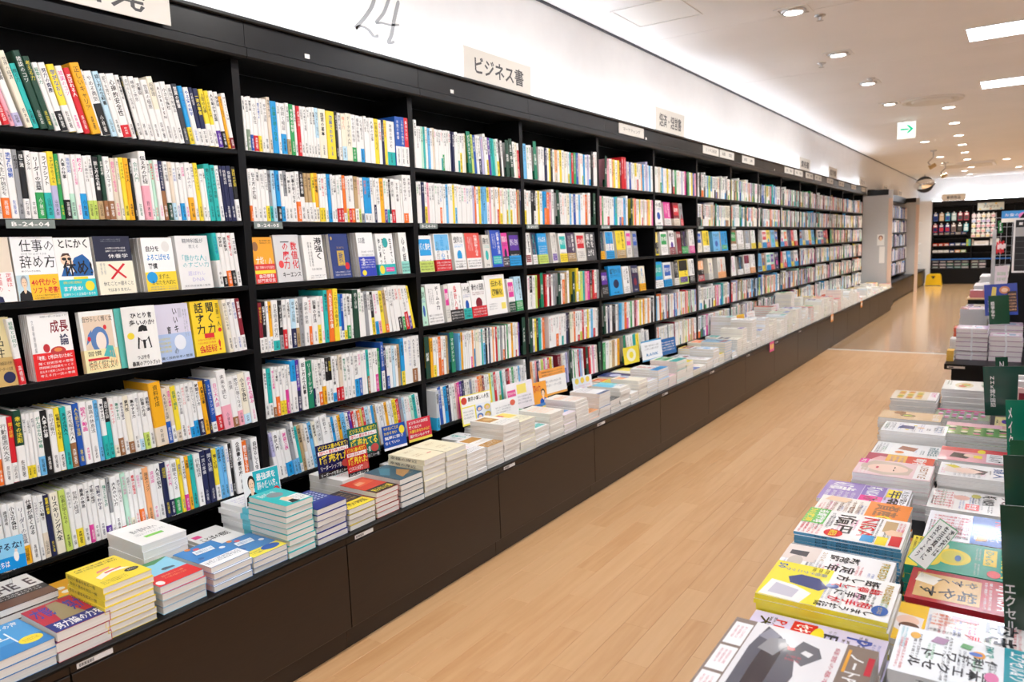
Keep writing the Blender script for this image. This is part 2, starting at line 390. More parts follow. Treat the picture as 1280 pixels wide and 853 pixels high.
# ceiling boards with fine joints at the seams seen in the photo
ceil = bpy.data.objects.new('ceiling', None)
mb = MB(); mb.box(-.6, Y0, ZC + .012, XR, YB + .2, ZC + .06); ceil = struct('ceiling', mb, 'ceil')
seams = [Y0, 1.36, 3.2, 5.1, 6.99, 8.885, 10.78, 12.68, 14.57, 16.5, 18.4, 20.3, YB]
for a, b in zip(seams, seams[1:]):
    mb = MB(); mb.box(-.05, a + .0025, ZC, XR, b - .0025, ZC + .011); link('ceiling_panel', mb.mesh('ceiling_panel', 'ceil'), ceil)

# ------------------------------------------------------------------ lamps
def area_lamp(name, parent, loc, sx, sy, watt, col=(1, .97, .93), rot=(0, 0, 0)):
    l = bpy.data.lights.new(name, 'AREA'); l.shape = 'RECTANGLE'; l.size = sx; l.size_y = sy; l.energy = watt; l.color = col
    o = bpy.data.objects.new(name, l); COL.objects.link(o); o.parent = parent; o.location = loc; o.rotation_euler = rot
    return o
def panel(x, y, label):
    t = thing('ceiling_panel_light', label, 'light', (x, y, ZC), (0, 0, 0), 'fluorescent panels in the ceiling')
    f = MB(); w, d = 1.25, .43
    for a in ((0, 0, w, .012), (0, d - .012, w, d), (0, .012, .012, d - .012), (w - .012, .012, w, d - .012)): f.box(a[0], a[1], -.006, a[2], a[3], 0, 'w')
    part('frame', f, 'white_trim', t)
    g = MB(); g.box(.012, .012, -.004, w - .012, d - .012, -.001); part('diffuser', g, 'panel_light', t)
for j, y in enumerate((-2.8, -.52, 1.76, 4.03, 6.3, 8.57)):
    for i, x in enumerate((1.9, 4.3)):
        lb = 'bright rectangular ceiling light panel, %s' % ('nearer one of the two in view' if (i, j) == (0, 4) else 'farther one of the two, beside the round vent' if (i, j) == (0, 5) else '%s in the %s row over the tables' % (ordn(j + 1), 'inner' if i == 0 else 'outer'))
        panel(x, y, lb)
def square_downlight(x, y, label):
    t = thing('square_downlight', label, 'light', (x, y, ZC), (0, 0, 0), 'square downlights along the bookcases')
    f = MB(); h = .1
    for a in ((-h, -h, h, -h + .022), (-h, h - .022, h, h), (-h, -h + .022, -h + .022, h - .022), (h - .022, -h + .022, h, h - .022)): f.box(a[0], a[1], -.007, a[2], a[3], 0, 'w')
    part('frame', f, 'white_trim', t)
    r = MB(); r.lathe([(.078, -.004), (.072, -.014), (.058, -.016), (.056, -.002)], 'G'); part('gimbal_ring', r, 'steel', t)
    g = MB(); g.lathe([(.0, -.02), (.03, -.019), (.052, -.012)], 'w'); part('lamp', g, 'lamp_light', t)
    l = bpy.data.lights.new('spot', 'SPOT'); l.energy = DOWN_WATT; l.spot_size = math.radians(150); l.spot_blend = 1.0; l.shadow_soft_size = .05; l.color = (1, .98, .95)
    o = bpy.data.objects.new('lamp_beam', l); COL.objects.link(o); o.parent = t; o.location = (0, 0, -.03)
    o.rotation_euler = (0, math.radians(30), 0)
for j in range(-1, 7):
    y = 5.033 + 1.39 * (j - 3)
    square_downlight(1.054, y, 'square recessed downlight with two lamps, %s from the front of the shop' % ordn(j + 2))
def round_downlight(x, y, label, watt=60):
    t = thing('round_downlight', label, 'light', (x, y, ZC), (0, 0, 0), 'round downlights over the aisle')
    r = MB(); r.lathe([(.085, 0), (.085, -.005), (.062, -.007), (.06, -.001)], 'w'); part('rim', r, 'white_trim', t)
    g = MB(); g.lathe([(.0, -.006), (.06, -.005)], 'w'); part('lamp', g, 'lamp_light', t)
    l = bpy.data.lights.new('spot', 'SPOT'); l.energy = watt; l.spot_size = math.radians(120); l.spot_blend = .7; l.shadow_soft_size = .06; l.color = (1, .98, .95)
    o = bpy.data.objects.new('lamp_beam', l); COL.objects.link(o); o.parent = t; o.location = (0, 0, -.03)
for j, (x, y) in enumerate(((1.553, 10.01), (1.516, 11.48), (1.478, 12.99), (1.445, 14.4), (1.407, 15.85), (1.364, 17.4), (1.0, 13.43), (.98, 16.36), (.95, 17.9), (1.33, 19.6), (2.0, 18.1), (2.6, 12.2), (2.6, 15.2), (1.15, 20.6), (2.2, 20.6), (1.2, 21.9), (3.2, 21.4))):  # entries from the outer pair onward are added to brighten the far end
    round_downlight(x, y, 'round recessed downlight, %s %s' % (ordn(j + 1) if j < 6 else ordn(j - 5), 'in the row beyond the exit sign' if j < 6 else 'of those scattered around the spot lamps, later ones added as fill'), 90 if j < 6 else 130)
for j, (x, y) in enumerate(((.989, 14.97), (.971, 17.75))):
    t = thing('ceiling_spot', 'small metal spot lamp on an arm, %s one from the exit sign' % ('nearer' if j == 0 else 'farther'), 'light', (x, y, ZC), (0, 0, .3 * j), 'arm spot lamps')
    r = MB(); r.lathe([(.05, 0), (.05, -.02), (.015, -.025)], 'G'); part('base', r, 'steel', t)
    a = MB(); a.tube([(0, 0, -.02), (0, 0, -.12), (-.08, 0, -.2), (-.02, .03, -.27)], .012, 'T'); part('arm', a, 'steel', t)
    h = MB(); h.tube([(.04, .03, -.24), (-.04, .03, -.28), (-.06, .03, -.29)], [.032, .036, .04], 'T'); part('lamp_head', h, 'matte', t)
for j, (x, y) in enumerate(((1.164, 5.255), (.881, 6.67), (1.107, 7.629))):
    r = MB(); r.lathe([(.035, 0), (.03, -.008), (.012, -.012), (.01, -.03), (.022, -.034), (.0, -.036)], 'G', n=16)
    solid('sprinkler_head', r, 'steel', 'small metal sprinkler head on the ceiling, %s one along the downlights' % ordn(j + 1), 'sprinkler', 'ceiling sprinklers', (x, y, ZC))
t = thing('ceiling_vent', 'large round ceiling air vent beside the second light panel', 'vent', (1.45, 9.3, ZC))
for nm, pr in (('outer_ring', [(.3, 0), (.29, -.02), (.25, -.022), (.235, -.004)]), ('inner_ring', [(.2, -.012), (.19, -.03), (.15, -.034), (.0, -.03)])):
    r = MB(); r.lathe(pr, 'x', n=40); part(nm, r, 'matte', t)
t = thing('access_hatch', 'square white access hatch in the ceiling above the bookcases', 'hatch', (.37, 4.5, ZC))
f = MB()
for a in ((-.215, -.215, .215, -.2), (-.215, .2, .215, .215), (-.215, -.2, -.2, .2), (.2, -.2, .215, .2)): f.box(a[0], a[1], -.006, a[2], a[3], 0, 'w')
part('frame', f, 'white_trim', t); f = MB(); f.box(-.196, -.196, -.003, .196, .196, -.0005, 'w'); part('hatch_door', f, 'white_trim', t)
t = thing('ceiling_air_unit', 'flat white rectangular air unit near the far end of the ceiling', 'vent', (1.3, 18.6, ZC))
f = MB(); f.box(-.45, -.5, -.04, .5, .5, 0, 'w'); part('casing', f, 'white_trim', t)
f = MB(); [f.box(-.4, -.45 + .18 * i, -.046, .45, -.33 + .18 * i, -.0405, 'x') for i in range(5)]; part('grille', f, 'matte', t)
t = thing('exit_sign', 'hanging white exit sign with a green arrow', 'sign', (1.06, 10.6, 2.54))
f = MB(); f.box(-.095, -.02, 0, .105, .02, .2, 'F4FBF4'); part('housing', f, 'exit_light', t)
f = MB(); art(f, [('b', .16, .5, .62, .6, '10B98A'), ('p', [(.48, .3), (.62, .3), (.9, .55), (.62, .8), (.48, .8), (.72, .55)], '10B98A'), ('t', .1, .06, .3, .2, '非常口', '7BCBB0')], (-.095, -.021, 0), (.2, 0, 0), (0, 0, .2), (0, -1, 0), rnd)
part('arrow', f, 'exit_light', t)
f = MB(); f.box(-.03, -.015, .2, .04, .015, .225, 'w'); f.tube([(0, 0, .22), (0, 0, .237)], .01, 'w'); part('mount', f, 'white_trim', t)

# ------------------------------------------------------------------ bookcases along the left wall
ZB = [1.747, 1.498, 1.27, 1.02, .772, .53]
YD = 1.704; BW = .9; NB = 15; TH = .030
XBK = -.235
for k in range(-1, NB):
    y1 = YD + BW * k; y0 = y1 - BW
    o_ = ordn(k + 1) if k >= 0 else 'zeroth'
    t = thing('bookcase', ('tall black bookcase bay, %s counted from the front of the shop' % ordn(k + 2)), 'bookcase', (0, y0, 0), (0, 0, 0), 'black bookcase bays along the wall')
    m_ = MB(); m_.box(XBK, BW - TH, .42, 0, BW, 2.06); part('side_panel', m_, 'black', t)
    if k == -1:
        m_ = MB(); m_.box(XBK, -TH, .42, 0, 0, 2.06); part('side_panel', m_, 'black', t)
    m_ = MB(); m_.box(XBK - .012, 0, .42, XBK, BW, 2.07); part('back_panel', m_, 'black', t)
    for r, z in enumerate(ZB):
        z = z + .02 if (k == 0 and r == 3) else z
        m_ = MB(); m_.prism([(XBK, z - .018), (-.004, z - .018), (-.001, z - .015), (-.001, z - .003), (-.004, z - .0005), (XBK, z - .0005)], .001, BW - TH - .001, 'k')
        part('shelf', m_, 'black', t)
    m_ = MB(); m_.prism([(-.2, 2.062), (.046, 2.052), (.052, 2.058), (.052, 2.085), (.046, 2.09), (-.2, 2.09)], .001, BW - .001, 'k'); part('top_rail', m_, 'fascia', t)
    m_ = MB(); m_.box(.028, .001, 2.09, .044, BW - .001, 2.172); part('fascia_panel', m_, 'fascia', t)
    m_ = MB(); m_.prism([(.026, 2.172), (.056, 2.172), (.06, 2.176), (.06, 2.183), (.056, 2.187), (.026, 2.187)], .0005, BW - .0005, 'k'); part('cornice', m_, 'fascia', t)
    m_ = MB(); m_.tube([(-.012, .02, 2.112), (-.012, BW - .02, 2.112)], .019, 'w', 10); part('cove_tube', m_, 'cove_light', t)
# base cabinets with a continuous worktop
ZW = .4163; XF = .4201
def cabinets(ks, xf, ys, BW=BW):
    for k in ks:
        y0 = ys + .9 * k
        t = thing('base_cabinet', 'low dark brown base cabinet under the bookcases, %s from the front of the shop' % ordn(k + 3), 'cabinet', (0, y0, 0), (0, 0, 0), 'brown base cabinets')
        m_ = MB(); m_.box(-.24, .002, .08, xf - .022, BW - .002, .405); part('body', m_, 'black', t)
        m_ = MB(); m_.prism([(xf - .02, .083), (xf - .001, .083), (xf, .085), (xf, .379), (xf - .001, .381), (xf - .02, .381)], .0025, BW - .0025, 'k'); part('door', m_, 'brown', t)
        m_ = MB(); m_.box(xf - .2, .001, .0, xf - .03, BW - .001, .079); part('plinth', m_, 'brown', t)
        m_ = MB(); m_.box(xf - .02, .001, .384, xf - .002, BW - .001, .405); part('apron', m_, 'brown', t)
cabinets(range(-2, 14), XF, 1.6743); cabinets([14], XF, 1.6743, .765)
cab_top = [(-.235, .4055), (XF - .004, .4055), (XF + .004, .4058), (XF + .007, .409), (XF + .007, .414), (XF + .004, ZW), (-.235, ZW)]
m_ = MB(); m_.prism(cab_top, -.15, 15.03, 'k'); solid('worktop', m_, 'black', 'long black worktop carrying the book stacks along the bookcases', 'worktop')
cab2 = [(-.235, .4055), (.25, .4055), (.257, .409), (.257, .414), (.253, ZW), (-.235, ZW)]
m_ = MB(); m_.prism(cab2, 15.09, 22.6, 'k'); solid('far_worktop', m_, 'black', 'narrow black worktop beyond the grey end panel', 'worktop')
for k in range(8):
    y0 = 15.1 + .93 * k
    t = thing('base_cabinet', 'shallow brown base cabinet beyond the grey end panel, %s of eight' % ordn(k + 1), 'cabinet', (0, y0, 0), (0, 0, 0), 'shallow base cabinets')
    m_ = MB(); m_.box(-.24, .002, .0, .22, .928, .405); part('body', m_, 'black', t)
    m_ = MB(); m_.box(.222, .003, .05, .24, .927, .39); part('door', m_, 'brown', t)
# barcode labels on the apron
for j, (y, w) in enumerate(((.79, .088), (1.715, .088), (2.62, .088), (3.515, .088), (4.41, .088), (5.31, .088), (6.21, .088), (7.11, .088), (8.01, .088))):
    m_ = MB(); m_.box(0, 0, 0, .0008, w, .014, 'w')
    for q in range(16): m_.box(.0009, .006 + q * .0022, .003, .0011, .006 + q * .0022 + (.0008 if q % 3 else .0015), .011, 'k', skip='dbl')
    text(m_, 'ID-24-%02d' % (7 + j), (.0011, .046, .004), (0, .038, 0), (0, 0, .009), 'k')
    solid('barcode_label', m_, 'matte', 'white barcode label on the worktop edge, %s from the front of the shop' % ordn(j + 1), 'label', 'barcode labels', (XF - .0015, y, .3875))
# grey end panels
for j, (y, xa, xb, zt) in enumerate(((15.045, -.05, .37, 2.17), (19.7, -.05, .335, 2.18))):
    t = thing('end_panel', 'tall grey panel with pale wooden edge closing the %s bookcase run' % ('first' if j == 0 else 'second'), 'panel', (0, y, 0), (0, 0, 0), 'grey end panels')
    m_ = MB(); m_.box(-.24, 0, .4168 if j else .0, xb - .07, .034, zt - .1); part('panel_board', m_, 'grey', t)
    m_ = MB(); m_.box(xb - .068, -.002, 0, xb, .036, zt - .16); part('edge_post', m_, 'pink_wood', t)
    m_ = MB(); m_.box(-.05, -.012, zt - .099, xb - .07, .046, zt); part('top_cap', m_, 'fascia', t)
    m_ = MB(); m_.box(xb - .068, -.012, zt - .158, xb + .002, .046, zt - .01); part('corner_cap', m_, 'grey', t)
    if j == 0:
        for (x0, z0, x1, z1, ops) in ((.13, 1.17, .25, 1.37, [('e', .5, .68, .3, .22, 'R'), ('e', .5, .62, .2, .2, 'h'), ('z', .1, .1, .9, .4, 3, 'k')]), (.17, .85, .26, 1.15, [('W', .3, .1, .7, .9, '立ち読み', 'z')])):
            m_ = MB(); m_.box(x0, -.003, z0, x1, -.001, z1, 'w'); art(m_, ops, (x0, -.003, z0), (x1 - x0, 0, 0), (0, 0, z1 - z0), (0, -1, 0), rnd); part('notice', m_, 'matte', t)
# second bookcase run beyond the panel
t = thing('far_bookcase', 'narrow black bookcase between the two grey end panels', 'bookcase', (0, 15.1, 0))
m_ = MB(); m_.box(-.24, 0, .42, -.225, 4.58, 2.1); part('back_panel', m_, 'black', t)
for z in (.5, .8, 1.1, 1.4, 1.7): m_ = MB(); m_.box(-.224, .01, z - .015, .1, 4.57, z); part('shelf', m_, 'black', t)
m_ = MB(); m_.box(-.05, 0, 2.06, .06, 4.57, 2.187); part('cornice', m_, 'fascia', t)

# ------------------------------------------------------------------ what stands where (metres and millimetres)
ROWS = [
(0,0,16,8,"934 w 942 Gr6 961 p 975 wu2 995 Y- 999 c+ 1017 t- 1035 d^ 1056 d+ 1076 w 1093 wk3=努力の資産 1113 yw4 1135 w 1156 r=選ばれる人 1175 Y+=正しいキャリア 1204 w 1211 wk5 1236 l 1255 w 1273 wr2=心理的安全性 1301 w 1316 k 1322 w 1339 w 1358 w 1376 w 1398 cw5+ 1419 w=AIDRIVEN 1438 w 1458 w 1477 K 1497 ay3 1514 w 1534 nw3 1549 nw3 1569 yw4 1588 yw4 1604 wv3 1623 wk3 1640 Y- 1652 wR2=MISSION 1669"),
(0,1,1,4,"907 w 917 wo3=君の人生に作戦名を 938 w=絶対価値観 958 G 972 kw3=超二流 989 w=メンタル 1005 wg4 1029 wt4=ライフシフト 1049 yu5=まずはやめてみる 1067 g 1080 wk3 1097 wm4=職場問題 1113 w 1127 wa4 1146 wL3=50歳からは 1161 wL3=50歳からは 1175 kT3 1193 dB3 1206 wB3=テーブルマナー 1226 e 1243 c 1254 y=すぐやる人 1269 Y=すぐやる人 1286 k 1295 w 1317 wp5^ 1342 w 1353 m 1366 w 1382 nB5=マイルールで生きる 1398 wd3 1414 el3=サウナ 1428 w=その名刺 1444 wa3 1459 w=選択論 1474 wY4 1494 w 1507 y=モチベーション 1523 w- 1538 w- 1548 t=働く50代の快眠 1569 t=働く50代の快眠 1588 w 1605 n 1614 n=快眠地図 1632 n=快眠地図 1652 kw4 1670"),
(0,4,0,6,"829 wo4 843 w=行動最適化大全 865 rw3 881 dw5+ 903 wy2 913 wy2 925 w 935 ws3=がんばらない戦略 952 k 971 w=自分広報力 990 yw3 1006 t=天才の超人へ 1023 wB4=天才を殺す凡人 1042 b 1060 w=映像／動画 1082 w=最高の休息法 1103 s 1117 wt4 1133 kt6 1149 wc2=集中スイッチ 1165 wB3 1181 w 1195 cB2=専門性 1213 w 1231 wl2 1246 wL3 1264 w=感動習慣 1281 Ye3^ 1322 eb4 1340 ew3 1356 ye2 1375 w 1392 w=自分のことば 1407 wa2 1423 wa3 1440 wn3 1459 Y 1477 n 1487 bw2=50代ミッション 1507 wr3=自己大人論 1532 wp4^ 1570 wB2=本質 1594 wp3 1617 cl2 1646 w 1670"),
(0,5,2,3,"806 w=メンタル 823 w 839 w 859 wY3 882 w+ 904 w 916 we4=すごい動き 933 n 948 c=リスキリング大全 973 L 992 w 1007 wy3 1028 w=最高の休息 1046 wP3 1059 w=才能の地図 1076 w 1095 wv2=強さと引き方 1112 Gw4 1123 w=大人のいい力 1142 wr1 1158 m 1173 wc2 1187 w 1203 wo3 1219 w 1229 O 1248 w=論語論 1268 w=人生の悩み 1289 n 1307 wn3 1323 wg3 1346 y 1361 wP3 1375 Y 1390 t 1409 w 1433 n 1454 n 1478 yw3 1497 s 1514 s 1530 w 1545 k 1559 w+ 1600 o 1621 G 1639 w 1668"),
(1,0,1,0,"1706 w 1716 wD4 1732 wb3 1746 wr3 1767 wy3 1781 w 1792 w 1811 e+ 1827 a 1855 w 1869 wa4 1894 wT3 1911 g 1932 w 1945 r 1962 w 1976 w 1993 w 2008 w 2022 w 2036 lw4 2053 c 2092 y 2137 k 2152 w 2169 cl3 2195 c 2225 wg3 2249 w 2272 wa3 2296 w 2312 w 2331 w 2358 y 2383 w 2401 n 2416 y 2434 wt3 2483 bw4^ 2517 bw4^ 2543 rw4^ 2570"),
(1,1,1,1,"1706 wo3 1717 w 1740 w 1756 w 1776 wy3 1792 Gt3 1809 l 1827 ak3 1845 wa3 1862 Gw5 1879 w 1897 w 1919 wo4 1939 kw5 1961 Tw4 1977 Tw4 1996 yw4=八方美人 2012 Yc3 2031 wy3 2046 wy3 2061 w 2077 a 2094 w 2108 w 2125 wr3 2143 wr3 2159 ow2 2175 wy3 2185 wr3 2202 wo3 2220 Tw3 2241 eL3 2256 wG2 2274 aw2 2296 aw2 2317 w 2332 wn4 2346 w 2370 Y 2394 wv3 2410 wt3 2426 kw2 2439 wr3 2464 w 2499 w 2512 wo2^ 2544 w^ 2570"),
(1,3,0,12,"1706 Rw3 1723 kw3 1740 w 1753 Yw3 1768 wt2 1797 kG3 1815 wr4 1834 w 1852 ln4 1875 wT4 1893 G 1914 w 1939 wo4 1954 w 1982 wy4 2001 w 2017 t^ 2037 o^ 2064 y^ 2091 aw3 2106 bw2 2122 wy2 2139 wg3 2158 w 2171 d+ 2201 w+ 2221 w 2242 G 2263 w 2283 ky4 2301 wa3 2322 wp3 2340 y 2364 To2 2385 w+ 2404 w+ 2426 w+ 2445 wk3+ 2473 wg3+ 2492 wr4+ 2518 wv3+ 2535 y+ 2553"),
(1,4,1,1,"1706 w 1723 tw3 1742 wB2 1757 wo4 1774 wy3 1789 wy3 1803 wP5 1817 w 1829 aw6+ 1855 vn4+ 1874 w+ 1904 q=リーダーシップ 1936 wn4 1946 w 1965 wo3 1984 wY4 2003 kw5 2019 kw5 2039 wa2 2059 wr3 2074 er3 2095 w 2115 w 2139 w 2158 wa4 2184 wb4 2202 w 2216 w 2231 tB4 2246 w 2267 w 2282 wP4 2300 g 2314 bw4^ 2334 n 2351 wb3 2369 w 2388 l 2404 w 2421 T 2441 ay3^ 2465 w^ 2493 w^ 2515 wB3^ 2551 w^ 2570"),
(1,5,8,8,"1719 uw5 1735 w 1758 w=心理的安全性 1773 wa3 1803 Gs3+ 1822 ws3^ 1837 tw2 1853 T 1871 ew4 1887 w 1907 s 1925 c 1944 w+ 1970 w+ 2009 w 2028 a 2043 w 2063 Y 2080 s 2107 w 2125 v 2141 r 2159 w 2173 o 2191 L 2205 r 2221 l 2243 w 2257 a 2274 T 2288 w 2305 wr3 2325 w 2339 Y 2357 w 2374 w 2389 y 2413 r 2435 G+ 2456 l 2471 w 2490 w 2506 m 2525 t 2547 w 2570"),
]
LISTED = [   # bay, row, covers in order (colour, band colour, tenths of band; + - ^ taller or shorter), from, to, lean
 (2, 0, 'w^ w w m t w s w e w w w wt3 wg4 w w w n n w w wt3 wy5 w c', 0, .44, 0),
 (2, 0, 'L b w wn4 u w+ wy4 v t t m wy4 k w', .5, .82, 4), (2, 0, 'w c wr8', .93, 1, 3),
 (2, 1, 'w w n wy4 p w w w w wo4 w w s w w y ws4 w w w w w w w u o w y ss s s yw6 p w e w wr4 Y wy3 c w wy4 m wy4 w w o- T n', 0, 1, 0),
 (2, 4, 'Y wy3 w o wo4 w T', .05, .2, 0), (2, 4, 's Y w w w w wP3 O wa5 c c w t ws6 k w n w O w r m w G wo3 k w g w w Y w wr2 c v', .3, .93, 0),
 (2, 5, 'w w b w a n w w p P v n w w G w w o O R w w y m r w wL3 t w w R r w g w w s w w w^', .06, 1, 5),
 (3, 0, 's w w', 0, .1, 2), (3, 0, 'w w w n w y k w Oe3 w y w c w wy3 t r g b e w wL3 a w u wa2 k^ w^ w^', .18, 1, 0),
 (3, 1, 'wy4 w w k kw4 w y w a ao5 o p w+', 0, .36, 0), (3, 1, 'w w w c s w b w s w w+ o w+', .45, .88, 0),
 (3, 3, 'w kw5 w L', 0, .12, 0), (3, 3, 'r w R w G', .22, .35, 0), (3, 3, 'w wo8 T w+', .42, .55, 0), (3, 3, 'yw3^ wy4 L t p P kB5 r wr2 G', .64, 1, 0),
 (3, 4, 'w wu2 y k t w o', .02, .2, 0), (3, 4, 'w w w wo4 w wt3 w n k c c o w wr2 wL3 r w wo4 y w s wr3 w k', .25, 1, 0),
 (3, 5, 'O w p n w L P w r y w', 0, .3, 5), (3, 5, 'R R e w wb5 u', .36, .5, 5), (3, 5, 'w g w w r s u w', .56, .74, 5), (3, 5, 'r w p w e', .82, .96, 4),
 (4, 0, 'p w O y w y R r^ r^ u w b w w yw5 wr4 w O a w u^ w s w', .14, 1, 2), (4, 1, 'p g w w wr3 w w a t w wb3 wo3 s w+', 0, .48, 0), (4, 1, 'y p o w w y w wr3 e w w O y w p P', .58, 1, 0),
 (4, 4, 'w n w k k w G a s l o wP4 w g w R p w y w Y e w O w k w+', .06, 1, 0), (4, 5, 'g w c T w Y', 0, .3, 0), (4, 5, 'w w t y w w^ G w', .45, .9, 8),
 (5, 0, 'w w e wg4 s w w y w w k wr3 g w w w u w P k g w y b p', 0, 1, 2),
]
FACE_ROWS = [(0, 2), (0, 3), (1, 2), (2, 2), (2, 3), (3, 2), (4, 2), (4, 3), (5, 1), (5, 2), (5, 3), (6, 2), (6, 3), (7, 2), (7, 3)]
DIVIDERS = [   # bay, row, place, lettering, colour, lean, height
 (2, 0, .455, 'ビジネスマナー', 'q', 4, .2), (2, 0, .84, '敬語', 'd', 3, .19), (2, 0, .89, '会話・話し方', 'd', 6, .2), (3, 0, .12, '仕事術', 'q', 3, .21),
 (2, 4, .0, '起業', 'd', 2, .2), (2, 4, .22, 'マネジメント', 'q', 3, .2), (2, 4, .955, 'メンタル', 'd', 1, .21),
 (3, 1, .4, '転職', 'd', 4, .2), (3, 1, .92, 'プレゼン', 'd', 0, .2), (3, 3, .15, '会議術', 'q', 1, .2), (3, 3, .38, '図解', 'd', 1, .19), (3, 3, .58, '発想', 'd', 0, .19),
 (3, 4, .0, '人事', 'd', 0, .2), (3, 5, .52, '広告', 'd', 3, .2), (3, 5, .76, '営業', 'd', 3, .19), (3, 5, .97, 'マネー', 'd', 4, .2), (4, 0, .07, '企画', 'd', -4, .2),
 (4, 1, .53, '物流', 'd', 0, .19), (4, 4, .02, '税金', 'd', 3, .2), (4, 5, .36, '株', 'q', 3, .2), (6, 0, .05, '法律', 'd', 2, .2), (6, 1, .5, '会計', 'q', 0, .2),
 (7, 1, .5, '簿記', 'q', 0, .2), (8, 0, .06, '業界研究', 'd', 0, .2), (8, 1, .08, '経済', 'd', 0, .2), (9, 1, .7, '金融', 'q', 0, .2), (7, 4, .85, '相場', 'd', 0, .2),
]
for _k in range(8, 15):
    for _r in range(6):
        if (_k * 7 + _r * 3) % 5 < 3 and (_k, _r) not in ((8, 2), (8, 3), (9, 2), (9, 3), (10, 2), (11, 2)): DIVIDERS.append((_k, _r, ((_k * 37 + _r * 53) % 90) / 100, '実務', 'qd'[(_k + _r) % 2], 1, .2))
